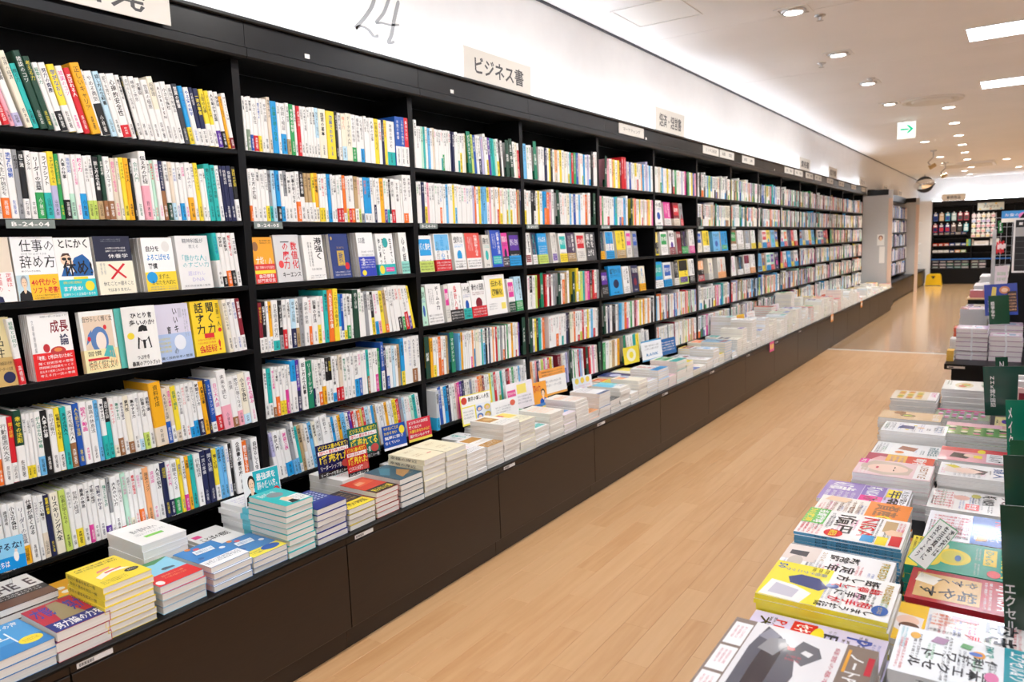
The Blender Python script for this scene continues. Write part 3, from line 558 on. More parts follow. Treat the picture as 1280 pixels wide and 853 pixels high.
# face-out books: bay, row, y, width, height, thickness, copies behind, cover, band, cover print, band print, what it looks like
F = 'T'
FACES = [
 (0, 2, .83, .097, .178, .014, 1, 'e', (.46, 'w'), [('v', .2, .5, .62, .98, '定義', 'k'), ('z', .1, .47, .5, .52, 1, 'B')], [('V', 0, 0, 0, 0, '', 'k'), ('v', .55, .35, .7, .98, '究極の', 'r'), ('v', .8, .35, .95, .98, '定義は、', 'r'), ('man', .12, 0, .68, .62, 'n', 'k')], 'beige book with a man in a suit on its band'),
 (0, 2, .932, .110, .178, .016, 2, 'F0F1F1', (.4, 'F7C22E'), [('t', .18, .76, 1.02, .97, '仕事の', 'k'), ('t', .14, .5, 1.0, .72, '辞め方', 'k'), ('t', .2, .71, .8, .755, 'HOW TO QUIT A JOB', 'z'), ('z', .15, .44, .6, .48, 1, 'k')], [('b', 0, 0, .3, 1, 'BFD6DE'), ('man', .02, 0, .32, 1, 'k', 'G'), ('T', .34, .55, .96, .85, '40代から', 'r'), ('T', .34, .25, .98, .52, 'ソフト老害!', 'r'), ('z', .36, .02, .95, .22, 2, 'k')], 'white book with huge black title and yellow band with a grey-haired man'),
 (0, 2, 1.043, .102, .175, .014, 0, 'F2F2EE', (.3, '2CC3CC'), [('T', .08, .82, .96, .99, 'とにかく', 'k'), ('p', [(.08, .36), (.2, .52), (.34, .5), (.5, .66), (.74, .72), (.9, .62), (.98, .42), (.95, .35)], '1F5FA0'), ('p', [(.3, .5), (.42, .56), (.46, .44), (.36, .38)], 'F0F0EE'), ('p', [(.36, .52), (.4, .5), (.42, .38), (.38, .4)], 'R'), ('e', .27, .63, .15, .1, 'h'), ('e', .4, .58, .05, .04, 'h'), ('p', [(.13, .68), (.2, .74), (.36, .74), (.4, .68), (.3, .71)], '4A2E22'), ('e', .22, .645, .065, .025, 'k'), ('e', .36, .645, .055, .025, 'k'), ('b', .24, .56, .32, .575, 'R'), ('p', [(.6, .46), (.7, .52), (.64, .4)], '16406E'), ('T', .16, .36, .98, .64, '休め!', 'k'), ('b', .4, .3, .8, .34, 'y')], [('T', .08, .35, .62, .65, 'まず休め!', 'w'), ('z', .06, .05, .95, .3, 1, 'w'), ('e', .82, .6, .13, .28, 'y'), ('z', .1, .72, .6, .95, 1, 'y')], 'white book of a reclining cartoon man with turquoise band'),
 (0, 2, 1.154, .112, .178, .018, 1, '22263E', (.57, 'F0EBD4'), [('t', .35, .62, .9, .7, '休養学', 'w'), ('z', .3, .72, .85, .82, 2, 'w'), ('z', .2, .9, .75, .96, 2, 'z')], [('p', [(.3, .9), (.36, .92), (.78, .5), (.74, .46)], 'r'), ('p', [(.72, .93), (.78, .9), (.38, .45), (.33, .48)], 'r'), ('Z', .08, .6, .25, .95, 2, 'z'), ('t', .12, .26, .95, .4, '休むこと＝寝ること', 'k'), ('t', .2, .08, .9, .2, 'ではありません。', 'k')], 'navy book with a red cross on its cream band'),
 (0, 2, 1.302, .104, .172, .02, 3, 'F3F3F1', (.36, 'F3D437'), [('T', .1, .74, .55, .85, '自分を', 'k'), ('T', .1, .57, .88, .7, 'よろこばせる', '3F8FD0'), ('T', .12, .42, .42, .53, '習慣', 'k'), ('e', .76, .83, .13, .1, 'E3E1DC')], [('e', .2, .72, .17, .3, '1E9BDC'), ('t', .4, .6, .85, .9, 'まずは、', 'k'), ('t', .16, .32, .95, .58, 'あなたを大切に', 'k'), ('z', .1, .05, .95, .28, 2, 'z')], 'white book with blue title line and yellow band'),
 (0, 2, 1.418, .119, .178, .012, 2, 'E9E8E6', None, [('T', .2, .86, .85, .95, '精神科医が', 'z'), ('t', .38, .76, .7, .84, '教える', 'z'), ('t', .05, .52, .98, .65, '「静かな人」', '3AB0B8'), ('t', .12, .4, .95, .51, 'のすごい力', '3AB0B8'), ('t', .25, .25, .8, .34, '選ばれし', 'u'), ('t', .36, .13, .75, .23, 'DNA', 'u'), ('z', .1, .03, .9, .09, 1, 'z')], None, 'pale grey book with thin turquoise title'),
 (0, 3, .83, .075, .19, .016, 1, 'E2D3A0', (.42, 'C9A867'), [('v', .35, .4, .75, .75, '品性', 'k')], [('e', .75, .3, .2, .2, 'n'), ('z', .05, .5, .9, .9, 2, 'k')], 'tan book with a round navy seal on its band'),
 (0, 3, .952, .111, .19, .012, 3, 'F2F1EE', (.41, 'E02020'), [('T', .5, .7, .95, .9, '成長', 'R'), ('T', .7, .5, .92, .68, '論', 'n'), ('z', .3, .93, .95, .98, 1, 'z'), ('e', .35, .48, .08, .065, 'C03038'), ('e', .62, .42, .19, .07, 'C23A3A'), ('e', .62, .44, .1, .03, 'E08848'), ('Z', .06, .42, .14, .92, 1, 'z')], [('T', .06, .75, .95, .92, '「老害」と呼ばれないために', 'w'), ('z', .1, .1, .95, .7, 4, 'w')], 'white book with two apples and a red band'),
 (0, 3, 1.091, .101, .185, .02, 0, 'EFEFE9', (.37, 'F0E6B0'), [('b', .08, .02, .92, .92, 'E3CDB4'), ('e', .5, .52, .26, .22, '5A7FB5'), ('e', .54, .5, .15, .15, 'F1E2D5'), ('p', [(.28, .55), (.1, .45), (.18, .62), (.3, .7)], '5A7FB5'), ('p', [(.55, .25), (.9, .2), (.86, .4), (.7, .42)], '4EB3B3'), ('e', .7, .72, .05, .04, 'r'), ('e', .2, .55, .05, .04, 'r'), ('t', .06, .82, .95, .92, '自分らしく輝く女', 'k'), ('t', .08, .04, .95, .2, '仲良く悩む女の', 'k')], [('t', .08, .72, .5, .95, '習慣', 'k'), ('b', .08, .52, .7, .62, 'r'), ('z', .1, .1, .65, .42, 3, 'O'), ('Z', .72, .2, .95, .9, 3, 'O')], 'cream book of a blue-haired drawn woman'),
 (0, 3, 1.195, .122, .186, .022, 0, '57B3A8', None, [], [], 'plain turquoise book standing half hidden'),
 (0, 3, 1.442 - .128, .128, .186, .012, 1, 'D9D4E4', (.48, 'AFC3E4'), [('W', .55, .02, .68, .95, 'いいキャリア', 'k'), ('W', .35, .1, .46, .62, '育て方', 'k'), ('b', .7, .75, .8, .92, 'C4C0D0'), ('Z', .82, .4, .95, .9, 2, 'z')], [('e', .66, .65, .16, .28, 'E6EAF2'), ('z', .05, .3, .4, .9, 4, 'y'), ('z', .1, .05, .95, .2, 1, 'k'), ('t', .46, .2, .6, .5, 'の', 'k')], 'lilac book with pale blue lower half'),
 (0, 3, 1.451, .111, .186, .022, 1, 'F0CE28', (.4, 'F2D32C'), [('W', .5, .38, .78, .98, '聞く力', 'k'), ('W', .12, .38, .42, .98, '話す力', 'k'), ('v', .84, .5, .95, .95, '斎藤一人', 'k'), ('e', .9, .44, .06, .04, 'r')], [('b', .35, .78, .68, 1.0, 'r'), ('z', .1, .5, .7, .8, 2, 'r'), ('T', .12, .12, .72, .48, '会話術', 'r'), ('T', .76, .1, .9, .8, '!', 'r')], 'yellow book with big black kanji and red lettering'),
 (1, 2, 1.712, .09, .17, .018, 0, 'F0A526', (.42, 'D93030'), [('t', .1, .35, .9, .6, '才能」の', 'w'), ('T', .1, .02, .95, .3, 'みつけ方', 'k'), ('e', .15, .8, .14, .1, 'B'), ('z', .4, .85, .95, .95, 2, 'k')], [('z', .05, .72, .95, .95, 1, 'w'), ('b', 0, .5, 1, .68, 'y'), ('T', .15, .28, .9, .48, '自己啓発', 'w'), ('t', .05, .05, .95, .25, '部門賞受賞', 'w')], 'orange book with a red band'),
 (1, 2, 1.809, .117, .178, .016, 0, 'D6D6D6', None, [('W', .64, .28, .9, .86, '数値化', 'r'), ('W', .3, .28, .56, .86, 'の魔力', 'r'), ('T', .2, .1, .95, .22, 'キーエンス', 'k'), ('e', .2, .38, .1, .08, 'E85050'), ('b', .26, .84, .6, .86, 'k'), ('b', .9, .24, .92, .5, 'k')], None, 'grey book with red vertical title'),
 (1, 2, 1.945, .10, .176, .02, 3, 'F0EFEB', None, [('W', .55, .45, .95, .95, '港強く', 'k'), ('Z', .2, .3, .45, .85, 2, 'k'), ('z', .3, .2, .8, .28, 1, 'k'), ('z', .2, .03, .95, .12, 2, 'z')], None, 'white book with sparse black kanji'),
 (1, 2, 2.081, .1, .18, .02, 2, '263A78', (.28, '2B3F80'), [('b', .34, .02, .72, .62, 'C9A94E'), ('v', .4, .08, .65, .6, '教訓', '263A78'), ('t', .35, .66, .75, .72, 'はじめての', 'C9A94E'), ('e', .12, .9, .04, .04, 'C9A94E')], [('e', .82, .95, .12, .3, 'r'), ('z', .12, .15, .95, .6, 2, 'w')], 'navy book with a gold plaque title'),
 (1, 2, 2.232, .095, .185, .016, 2, 'F1F1F0', (.45, '2B3FB5'), [('T', .1, .75, .5, .9, '55歳', 'z'), ('z', .2, .45, .95, .6, 2, 'z'), ('t', .3, .3, .8, .4, 'からの', 'z')], [('W', .2, .55, .35, .95, '会社', 'w'), ('z', .1, .4, .95, .9, 4, 'w'), ('e', .25, .18, .13, .14, 'y')], 'white book with a royal blue band'),
 (1, 2, 2.345, .105, .18, .016, 2, 'F0F1EE', (.26, '27B0B0'), [('W', .1, .1, .25, .9, '何があって', 'k'), ('W', .32, .1, .47, .9, 'だいじょうぶ', 'k'), ('W', .75, .1, .9, .9, '生きていく', 'k'), ('e', .52, .78, .16, .12, '27A0A0')], [('e', .18, .5, .14, .4, 'y'), ('b', .4, .3, .9, .7, 'P'), ('z', .42, .4, .88, .6, 1, 'w')], 'white book with black brush kanji and teal band'),
 (1, 2, 2.49, .05, .185, .014, 3, 'EFF1EC', (.3, '8FD8CC'), [('W', .3, .3, .7, .9, '心の話', 'k')], None, 'white book with mint band beside the bay divider'),
]
GENFACES = [   # bay, row, y, width, height, copies, cover, band
 (2, 2, 2.612, .1, .17, 2, 'w', 'L'), (2, 2, 2.73, .115, .178, 1, 'ws', 'r'), (2, 2, 2.872, .088, .18, 3, 'w', 'w'), (2, 2, 2.972, .12, .18, 2, 'E2574C', 'w'), (2, 2, 3.115, .06, .17, 2, 'x', None), (2, 2, 3.188, .095, .195, 1, '2450C0', None), (2, 2, 3.29, .055, .18, 0, 'P', 'K'), (2, 2, 3.352, .11, .185, 1, 'k', 'a'),
 (2, 3, 2.612, .035, .18, 1, 'm', None), (2, 3, 2.655, .11, .19, 3, 'w', 'w'), (2, 3, 2.79, .03, .18, 2, 'x', None), (2, 3, 2.823, .1, .185, 1, 'w', 'k'), (2, 3, 2.928, .065, .18, 1, 'w', 't'), (2, 3, 2.998, .125, .19, 0, 'w', 'r'), (2, 3, 3.127, .18, .21, 0, 'wY', None), (2, 3, 3.33, .06, .18, 2, 'w', 'd'), (2, 3, 3.4, .065, .19, 1, 'l', 'g'),
 (3, 2, 3.51, .06, .18, 2, 'w', None), (3, 2, 3.585, .045, .18, 2, 'n', 'w'), (3, 2, 3.65, .1, .176, 2, 'a', 'L'), (3, 2, 3.8, .06, .18, 2, 'x', None), (3, 2, 3.89, .085, .175, 1, 'w', 'y'), (3, 2, 3.985, .1, .178, 0, '4A3A55', 'T'), (3, 2, 4.1, .11, .178, 1, 'x', None), (3, 2, 4.225, .13, .18, 3, 'i', None),
 (4, 2, 4.425, .05, .18, 3, 'n', 'Y'), (4, 2, 4.5, .12, .185, 2, 'wa', 'a'), (4, 2, 4.66, .14, .19, 1, 'y', 'T'), (4, 2, 4.82, .08, .19, 2, 'x', None), (4, 2, 4.93, .07, .185, 2, 'G', None),
 (4, 3, 4.425, .1, .18, 2, 'k', None), (4, 3, 4.55, .19, .2, 1, 'a', None), (4, 3, 4.76, .1, .19, 1, 'w', 'w'), (4, 3, 4.9, .11, .19, 1, 'n', None), (4, 3, 5.03, .1, .18, 1, 'c', 'Y'),
 (5, 1, 5.32, .14, .19, 1, 'w', None), (5, 1, 5.5, .13, .18, 1, 'P', 'w'), (5, 1, 5.69, .12, .18, 1, 'R', 'e'), (5, 1, 5.83, .06, .18, 2, 'G', 'r'),
 (5, 2, 5.32, .06, .18, 1, 'ky', 'y'), (5, 2, 5.43, .13, .18, 4, 'w', None), (5, 2, 5.6, .11, .19, 2, 'w', 'R'), (5, 2, 5.76, .09, .18, 2, 'R', None), (5, 2, 5.86, .13, .19, 2, 'k', 'g'), (5, 2, 6.03, .12, .2, 1, 'w', 'P'),
 (5, 3, 5.315, .15, .2, 0, 'a', 'w'), (5, 3, 5.49, .15, .19, 1, 'w', 'a'), (5, 3, 5.7, .09, .19, 2, 'k', 'w'), (5, 3, 5.8, .2, .2, 1, 'yk', 'L'), (5, 3, 6.03, .12, .2, 1, 'w', 'k'),
 (6, 2, 6.22, .1, .18, 4, 'c', None), (6, 2, 6.36, .16, .185, 3, 'y', 'w'), (6, 2, 6.62, .18, .18, 2, 's', None), (6, 2, 6.84, .18, .18, 1, 'a', None),
 (6, 3, 6.24, .14, .18, 2, 'kO', 'r'), (6, 3, 6.5, .12, .19, 4, 'c', 'x'), (6, 3, 6.75, .22, .19, 2, 'x', 'O'),
 (7, 2, 7.13, .16, .19, 1, 'B', 'w'), (7, 2, 7.34, .18, .19, 2, 'w', 'x'), (7, 2, 7.58, .14, .19, 2, 'G', 'w'), (7, 2, 7.78, .15, .19, 3, 'w', 'y'),
 (7, 3, 7.13, .14, .19, 1, 'w', None), (7, 3, 7.34, .16, .18, 1, 'k', 'w'), (7, 3, 7.55, .18, .19, 2, 'wR', 'w'), (7, 3, 7.78, .15, .19, 3, 'w', 'O'),
]
for _k in (8, 9, 10, 11):
    for _r in (2, 3):
        if _k > 9 and _r == 3: continue
        FACE_ROWS.append((_k, _r)); _y = 1.704 + .9 * (_k - 1) + .012
        for _j in range(5):
            _q = (_k * 5 + _r * 3 + _j) % 11
            GENFACES.append((_k, _r, round(_y, 3), (.13, .16, .11, .18)[_q % 4], .19, 1 + _q % 3, 'waGwysBwmnr'[_q], ('r', None, 'y', 'a')[_q % 4])); _y += .17

ALLTEXT = '、。「」あいうえおかがきくぐけげこごさざしじすずせぜそぞただちっつてでとどなにのはばひびぶへほまみむめもやょよらりるれろわをんアィイウエキクグケコサシジスセゼソタダチッツテデトドナニネノハパヒビピフブプベポマミムメモャュョラリルレワン・ー一万三上下世中事二井交人仕代仮仲企休会伝位佐何作使価便信値備働像億入全八具円冊凡分切利刺則剖力加努勇勉動務勝化医原収取受口史司名君告味呼命品問啓営図国地基報場増売変外多大天太女婦嫌字学守安定実害家寝対寿専小就届山岸工己常年幸広度引強当役律得心快思性息悩想意感慣成戦手才技投択探損教敬数整文斎料断新方日早映時曜書最木未本村来析林柄栄株格森検業極楽橋正歳歴段殺気決法活流海済渉港準無然版物理生産用田画界略番疑発的相眠睡知石研社神福私科税稼究空立章簿精納累組経絶続編織美義習老考聞職育能脳自良苦葉著藤融行術表観解言計訓記証話語説読談論諸識議財資賞質起超転輝辞辺運適選郎部配金鈴銘長門間集雑静非題養驚高魔／＝～'

# ------------------------------------------------------------------ shelf signs and lettering
preload('0123456789ABCDEFGHIJKLMNOPQRSTUVWXYZabcdefghijklmnopqrstuvwxyz-!?%&.,:' + ''.join(POOL) + ''.join(AUTH) + ALLTEXT)
def plate(name, y0, y1, z0, z1, x, txt, label, tcol='i', th=.004, col='DFDBD3', bx=(.12, .2, .88, .8), bold=1, group='section signs on the cornice'):
    m_ = MB(); m_.box(0, 0, 0, th, y1 - y0, z1 - z0, col); p_ = MB()
    t = thing(name, label, 'sign', (x, y0, z0), (0, 0, 0), group)
    bd = part('board', m_, 'matte', t)
    if txt:
        art(p_, [('T' if bold else 't', bx[0], bx[1], bx[2], bx[3], txt, tcol)], (th, 0, 0), (0, y1 - y0, 0), (0, 0, z1 - z0), (1, 0, 0), rnd); part('lettering', p_, 'matte', bd)
plate('section_sign', .84, 1.42, 2.094, 2.245, .0615, '自己啓発', 'white self-help section sign fixed over the fascia, first of the large signs', bx=(.07, .12, .87, .66))
plate('section_sign', 2.932, 3.525, 2.188, 2.336, .05, 'ビジネス書', 'large white business books sign standing on the cornice')
plate('section_sign', 5.205, 5.772, 2.188, 2.352, .05, '経済・経営書', 'white economics and management sign standing on the cornice')
for j, (y, s) in enumerate(((9.52, '資格書'), (11.19, '語学書'), (13.6, 'コンピュータ'), (16.2, '理工書'), (18.4, '医学書'))):
    plate('section_sign', y, y + .54, 2.188, 2.33, .05, s, 'small distant white section sign on the cornice, %s beyond the economics sign' % ordn(j + 1))
plate('shelf_header', 4.61, 5.007, 2.103, 2.171, .0445, 'マーケティング', 'white marketing plate on the black fascia', bold=0, bx=(.15, .3, .85, .7), group='small plates on the fascia')
for j, (y, s) in enumerate(((6.205, 'ビジネス経済'), (6.631, '経  営'), (7.279, '経  済'), (8.845, '金  融'), (9.3, '会  計'), (9.86, '税  務'), (10.35, '簿  記'), (11.1, '法  律'), (11.9, '資  格'), (12.9, '就  職'), (13.8, '語  学'))):
    plate('shelf_header', y, y + .4, 2.103, 2.171, .0445, s, 'small white plate on the black fascia, %s beyond the marketing plate' % ordn(j + 1), bold=0, bx=(.15, .28, .85, .75), group='small plates on the fascia')
for j, y in enumerate((1.965, 2.83, 5.04, 8.42)):
    m_ = MB(); m_.box(0, 0, 0, .003, .022, .016, 'w'); solid('fascia_tag', m_, 'matte', 'tiny white square tag on the black fascia, %s from the front of the shop' % ordn(j + 1), 'tag', 'tags on the fascia', (.0445, y, 2.1))
for k in range(8):
    y0 = YD + BW * (k - 1) + (.115 if k == 0 else .012); m_ = MB(); m_.box(0, 0, 0, .002, .125, .024, '7C8884')
    p_ = MB(); text(p_, 'B-24-%02d' % (4 + k), (.0023, .012, .004), (0, .1, 0), (0, 0, .017), 'w', bold=1)
    t = thing('shelf_label', 'grey shelf label lettered B-24-%02d clipped under a shelf edge' % (4 + k), 'label', (.0005, y0, 1.472), (0, 0, 0), 'grey shelf labels')
    part('lettering', p_, 'matte', part('label_plate', m_, 'matte', t))
# the painted numeral on the wall: thick-and-thin strokes
def stroke(pts, wid, y0, z0, sy, sz, name, parent):
    P = [Vector((0, y0 + sy * x, z0 + sz * y)) for x, y in pts]; m_ = MB(); L_, R_ = [], []
    Q = []
    for i in range(len(P) - 1):                             # smooth the polyline
        p0, p1, p2, p3 = P[max(i - 1, 0)], P[i], P[i + 1], P[min(i + 2, len(P) - 1)]
        for s in range(6):
            u = s / 6; Q.append(.5 * ((2 * p1) + (p2 - p0) * u + (2 * p0 - 5 * p1 + 4 * p2 - p3) * u * u + (3 * p1 - p0 - 3 * p2 + p3) * u ** 3))
    Q.append(P[-1]); n = len(Q)
    for i, q in enumerate(Q):
        d = (Q[min(i + 1, n - 1)] - Q[max(i - 1, 0)]).normalized(); w_ = wid * (.35 + .65 * abs(d.z)) * (.5 if i in (0, n - 1) else 1)
        nn = Vector((0, -d.z, d.y)); L_.append(q + nn * w_); R_.append(q - nn * w_)
    for i in range(n - 1): m_.face([L_[i], R_[i], R_[i + 1], L_[i + 1]], '9EA0A2'); m_.face([a + Vector((.002, 0, 0)) for a in (L_[i + 1], R_[i + 1], R_[i], L_[i])], '9EA0A2')
    for i in range(n - 1):
        e = Vector((.002, 0, 0)); m_.face([L_[i], L_[i + 1], L_[i + 1] + e, L_[i] + e], '9EA0A2'); m_.face([R_[i + 1], R_[i], R_[i] + e, R_[i + 1] + e], '9EA0A2')
    part(name, m_, 'matte', parent)
t = thing('wall_numeral', 'grey script numeral 24 on the white wall above the bookcases', 'sign', (-.0565, 0, 0))
stroke([(.12, .72), (.08, .84), (.2, .97), (.42, .98), (.56, .84), (.5, .62), (.3, .34), (.06, .08), (.18, .14), (.36, .12), (.5, .02), (.62, .06)], .0095, 2.325, 2.29, .24, .21, 'digit', t)
stroke([(.62, 1.0), (.4, .62), (.14, .36), (.3, .38), (.6, .4), (.9, .46)], .0085, 2.44, 2.285, .19, .2, 'digit', t)
stroke([(.92, .98), (.74, .55), (.62, .2), (.5, .0), (.7, .06)], .0095, 2.44, 2.285, .19, .2, 'digit', t)

# ------------------------------------------------------------------ spine-out books on the shelves
BROW = dict()
shelf_ord = ['top', 'second', 'third', 'fourth', 'fifth', 'lowest']
bay_ord = ['first', 'second', 'third', 'fourth', 'fifth', 'sixth', 'seventh', 'eighth', 'ninth', 'tenth', 'eleventh', 'twelfth', 'thirteenth', 'fourteenth', 'fifteenth', 'sixteenth']
specs = []          # every spine-out book: dict
def zof(k, r): return ZB[r] + (.02 if (k == 0 and r == 3) else 0)
for (k, r, l0, l1, s) in ROWS:
    T = s.split(); n = (len(T) - 1) // 2
    for i in range(n):
        a = int(T[2 * i]) / 1000; b = int(T[2 * i + 2]) / 1000
        specs.append(dict(k=k, r=r, i=i, y=a, dy=b - a, lean=l0 + (l1 - l0) * (max(0, i / n - .55) / .45 if (l0 < l1 and k == 1 and r == 3) else i / n), code=T[2 * i + 1], sure=1))
WHITES = ['w', 'w', 'w', 'w', 'wr3', 'wy3', 'wa3', 'wb3', 'wn4', 'wo3', 'wt3', 'wg2', 'w', 'w', 'wp3', 'wL3', 'c', 'c', 'cB3', 'e', 'w', 'wk4', 'wl3', 'w']
COLS = ['y', 'Y', 'o', 'r', 'a', 's', 'l', 'g', 'q', 'n', 'b', 'k', 't', 'p', 'P', 'v', 'u', 'T', 'B', 'm', 'G', 'L', 'R', 'yw4', 'nw3', 'aw3', 'kw5', 'ow3', 'K', 'd']
def rand_row(k, r, y0, y1, seed, pc=.3, lean=0, tall=0):
    R_ = random.Random(seed); y = y0; i = 0
    while y < y1 - .008:
        dy = R_.choice((.013, .015, .016, .017, .018, .019, .02, .022, .024)) * (1 if k < 6 else R_.choice((1.1, 1.5, 1.9, 2.4))); dy = min(dy, y1 - y)
        code = R_.choice(COLS) if R_.random() < pc else R_.choice(WHITES)
        if R_.random() < tall: code += R_.choice('+^')
        specs.append(dict(k=k, r=r, i=i, y=y, dy=dy, lean=lean, code=code, sure=0)); y += dy; i += 1
def list_row(k, r, codes, y0, y1, lean=0):
    T = codes.split(); R_ = random.Random(k * 10 + r); ws = [(.6 if c.endswith('-') else 1) * R_.uniform(.8, 1.25) for c in T]; sc = (y1 - y0) / sum(ws); y = y0
    for i, c in enumerate(T): specs.append(dict(k=k, r=r, i=i, y=y, dy=ws[i] * sc, lean=lean, code=c, sure=0)); y += ws[i] * sc
def bay(k): return YD + BW * (k - 1) + .003, YD + BW * k - TH - .003
for (k, r, codes, f0, f1, lean) in LISTED:
    a, b = bay(k); list_row(k, r, codes, a + (b - a) * f0, a + (b - a) * f1, lean)
done = {(s['k'], s['r']) for s in specs} | set(FACE_ROWS)
for k in range(-1, NB):
    a, b = bay(k)
    for r in range(6):
        if (k, r) in done: continue
        rand_row(k, r, a, b, 100 * k + r + 5, pc=.26 + (.2 if k > 6 else 0), lean=[0, 1, 0, 2, 3, 0][(k + r) % 6], tall=.08)
first_lean = {}
for s in specs: first_lean.setdefault((s['k'], s['r']), s['lean'])
for (k, r), ln in first_lean.items():                     # leaning rows start clear of the upright beside them
    if ln < .3: continue
    row = [s for s in specs if (s['k'], s['r']) == (k, r)]; lo = YD + BW * (k - 1) + .204 * math.sin(math.radians(ln)) + .002; y0 = row[0]['y']; y1 = row[-1]['y'] + row[-1]['dy']
    if y0 < lo and row[0]['i'] == 0:
        f = (y1 - lo) / (y1 - y0)
        for s in row: s['y'] = lo + (s['y'] - y0) * f; s['dy'] *= f
for q in DIVIDERS:
    a, b = bay(q[0]); yf = a + (b - a) * q[2] + .0145
    for s in specs:
        if s['k'] == q[0] and s['r'] == q[1] and s['y'] < yf + .002 and s['y'] + s['dy'] > yf - .001:
            if yf - s['y'] > s['dy'] / 2: s['dy'] = yf - .0008 - s['y']
            else: s['dy'] -= yf + .0022 - s['y']; s['y'] = yf + .0022
specs = [s for s in specs if s['dy'] > .005]
specs.sort(key=lambda s: (s['y'] < .8, s['y'] + s['dy']))
def parse(code):
    title = None
    if '=' in code: code, title = code.split('=', 1)
    h = .187
    if code[-1] in '+-^': h = {'+': .2, '-': .172, '^': .211}[code[-1]]; code = code[:-1]
    cov = code[0]; bc = None; bf = 0
    if len(code) > 1:
        bc = code[1]; bf = int(code[2]) / 10 if len(code) > 2 else .3
    return cov, bc, bf, h, title
mid = MB(); midp = MB(); nind = 0
for idx, s in enumerate(specs):
    R_ = random.Random(idx * 7 + 1); cov, bc, bf, h, title = parse(s['code']); th = math.radians(s['lean']); z = zof(s['k'], s['r'])
    h += R_.uniform(-.003, .003); h = min(h, (.204 if s['r'] == 2 else .219 if s['r'] else .27))
    t = s['dy'] * math.cos(th) - .0014; w = .128 if h < .195 else .148
    xo = .0 - R_.random() * .004 + (.004 if h > .2 else 0)
    if nind < 300:
        nind += 1
        title = title or R_.choice(POOL)
        ps = spine_book(t, h, w, cov, bf, bc, title, R_)
        lb = '%s book%s, %s from near end, %s shelf, %s bay' % (NAME[cov], (' with %s band' % NAME[bc]) if bc else '', ordn(s['i'] + 1), shelf_ord[s['r']], bay_ord[s['k']])
        put('shelf_book', ps, lb, 'book', (xo, s['y'] + .0006, z), (th, 0, 0), 'spine-out books on the shelves')
    else:                                                    # past the first 300: one joined object
        c_, s_ = math.cos(th), math.sin(th)
        def X(x, y, zz): return (x + xo, s['y'] + .0006 + y * c_ - zz * s_, z + y * s_ + zz * c_)
        def quad(x, y0, z0, y1, z1, col): mid.face([X(x, y0, z0), X(x, y1, z0), X(x, y1, z1), X(x, y0, z1)], col)
        lo = bf * h if bc else 0; e = .0012
        if lo: quad(0, 0, 0, t, lo, bc)
        quad(0, 0, lo, t, h, cov)
        mid.face([X(-w, 0, 0), X(0, 0, 0), X(0, 0, h), X(-w, 0, h)], cov); mid.face([X(0, t, 0), X(-w, t, 0), X(-w, t, h), X(0, t, h)], cov)
        mid.face([X(-w, e, h - .001), X(0, e, h - .001), X(0, t - e, h - .001), X(-w, t - e, h - .001)], PAGE)
        mid.face([X(-w, 0, 0), X(-w, t, 0), X(0, t, 0), X(0, 0, 0)], cov)
        ink = ('k' if R_.random() < .75 else R_.choice('rbPgo')) if lum(cov) > .3 else 'w'
        if s['k'] < 6:
            tt = title or R_.choice(POOL); tw = min(t * .7, .016); zt = h * .94; zb = max(lo + .008, zt - tw * 1.05 * len(tt)); tw = min(tw, (zt - zb) / len(tt) * 1.25)
            text(mid, tt, X(.0004, t / 2 - tw / 2, zb), Vector(X(0, tw, 0)) - Vector(X(0, 0, 0)), Vector(X(0, 0, zt - zb)) - Vector(X(0, 0, 0)), ink, vert=True)
            if lo: 
                aw = min(.009, t * .5); text(mid, R_.choice(AUTH), X(.0004, t / 2 - aw / 2, .01), Vector(X(0, aw, 0)) - Vector(X(0, 0, 0)), Vector(X(0, 0, lo - .016)) - Vector(X(0, 0, 0)), 'k' if lum(bc) > .3 else 'w', vert=True)
        else:
            zz = h * .93
            while zz > max(lo, h * (.45 if s['k'] < 9 else .75)):
                ln = R_.uniform(.008, .013); a = R_.uniform(.2, .34); quad(.0005, t * a, zz - ln, t * (1 - a), zz, ink); zz -= ln + .005
R_ = random.Random(77)
for z in (.5, .8, 1.1, 1.4, 1.7):                           # books of the narrow case between the end panels
    y = 15.12
    while y < 19.6:
        t = R_.uniform(.014, .03); h = R_.uniform(.19, .27); c = R_.choice(['n', 'b', 'w', 'G', 'w', 'K', 'u', 'a', 'e', 'w', 'R', 'k'])
        if R_.random() < .93: mid.box(-.06, y, z + .0005, .098 - R_.random() * .01, y + t - .001, z + h, c, skip='d')
        y += t
for s in DIVIDERS:                                          # green plastic divider plates between the books
    k, r, f, txt, col, lean, hh = s; a, b = bay(k); y = a + (b - a) * f; t = thing('shelf_divider', '%s divider plate, %s along the %s shelf of the %s bay' % ('emerald green' if col == 'q' else 'dark green', ordn(sum(1 for q in DIVIDERS if q[0] == k and q[1] == r and q[2] <= f)), shelf_ord[r], bay_ord[k]), 'divider', (.004, y, zof(k, r)), (math.radians(lean), 0, 0), 'green divider plates')
    m_ = MB(); m_.box(0, 0, .001, .002, .03, hh, col); m_.box(-.02, .0145, .001, 0, .016, .05, col); t = part('plate', m_, 'cover', t)
    m_ = MB(); text(m_, txt, (.0024, .005, hh * (.5 - .04 * len(txt))), (0, .02, 0), (0, 0, hh * min(.9, .1 * len(txt))), 'w', vert=True, bold=1); part('lettering', m_, 'matte', t)
o = link('shelf_books', mid.mesh('shelf_books', 'cover')); o['kind'] = 'stuff'
o['label'] = 'remaining rows of spine-out books filling the farther shelves'

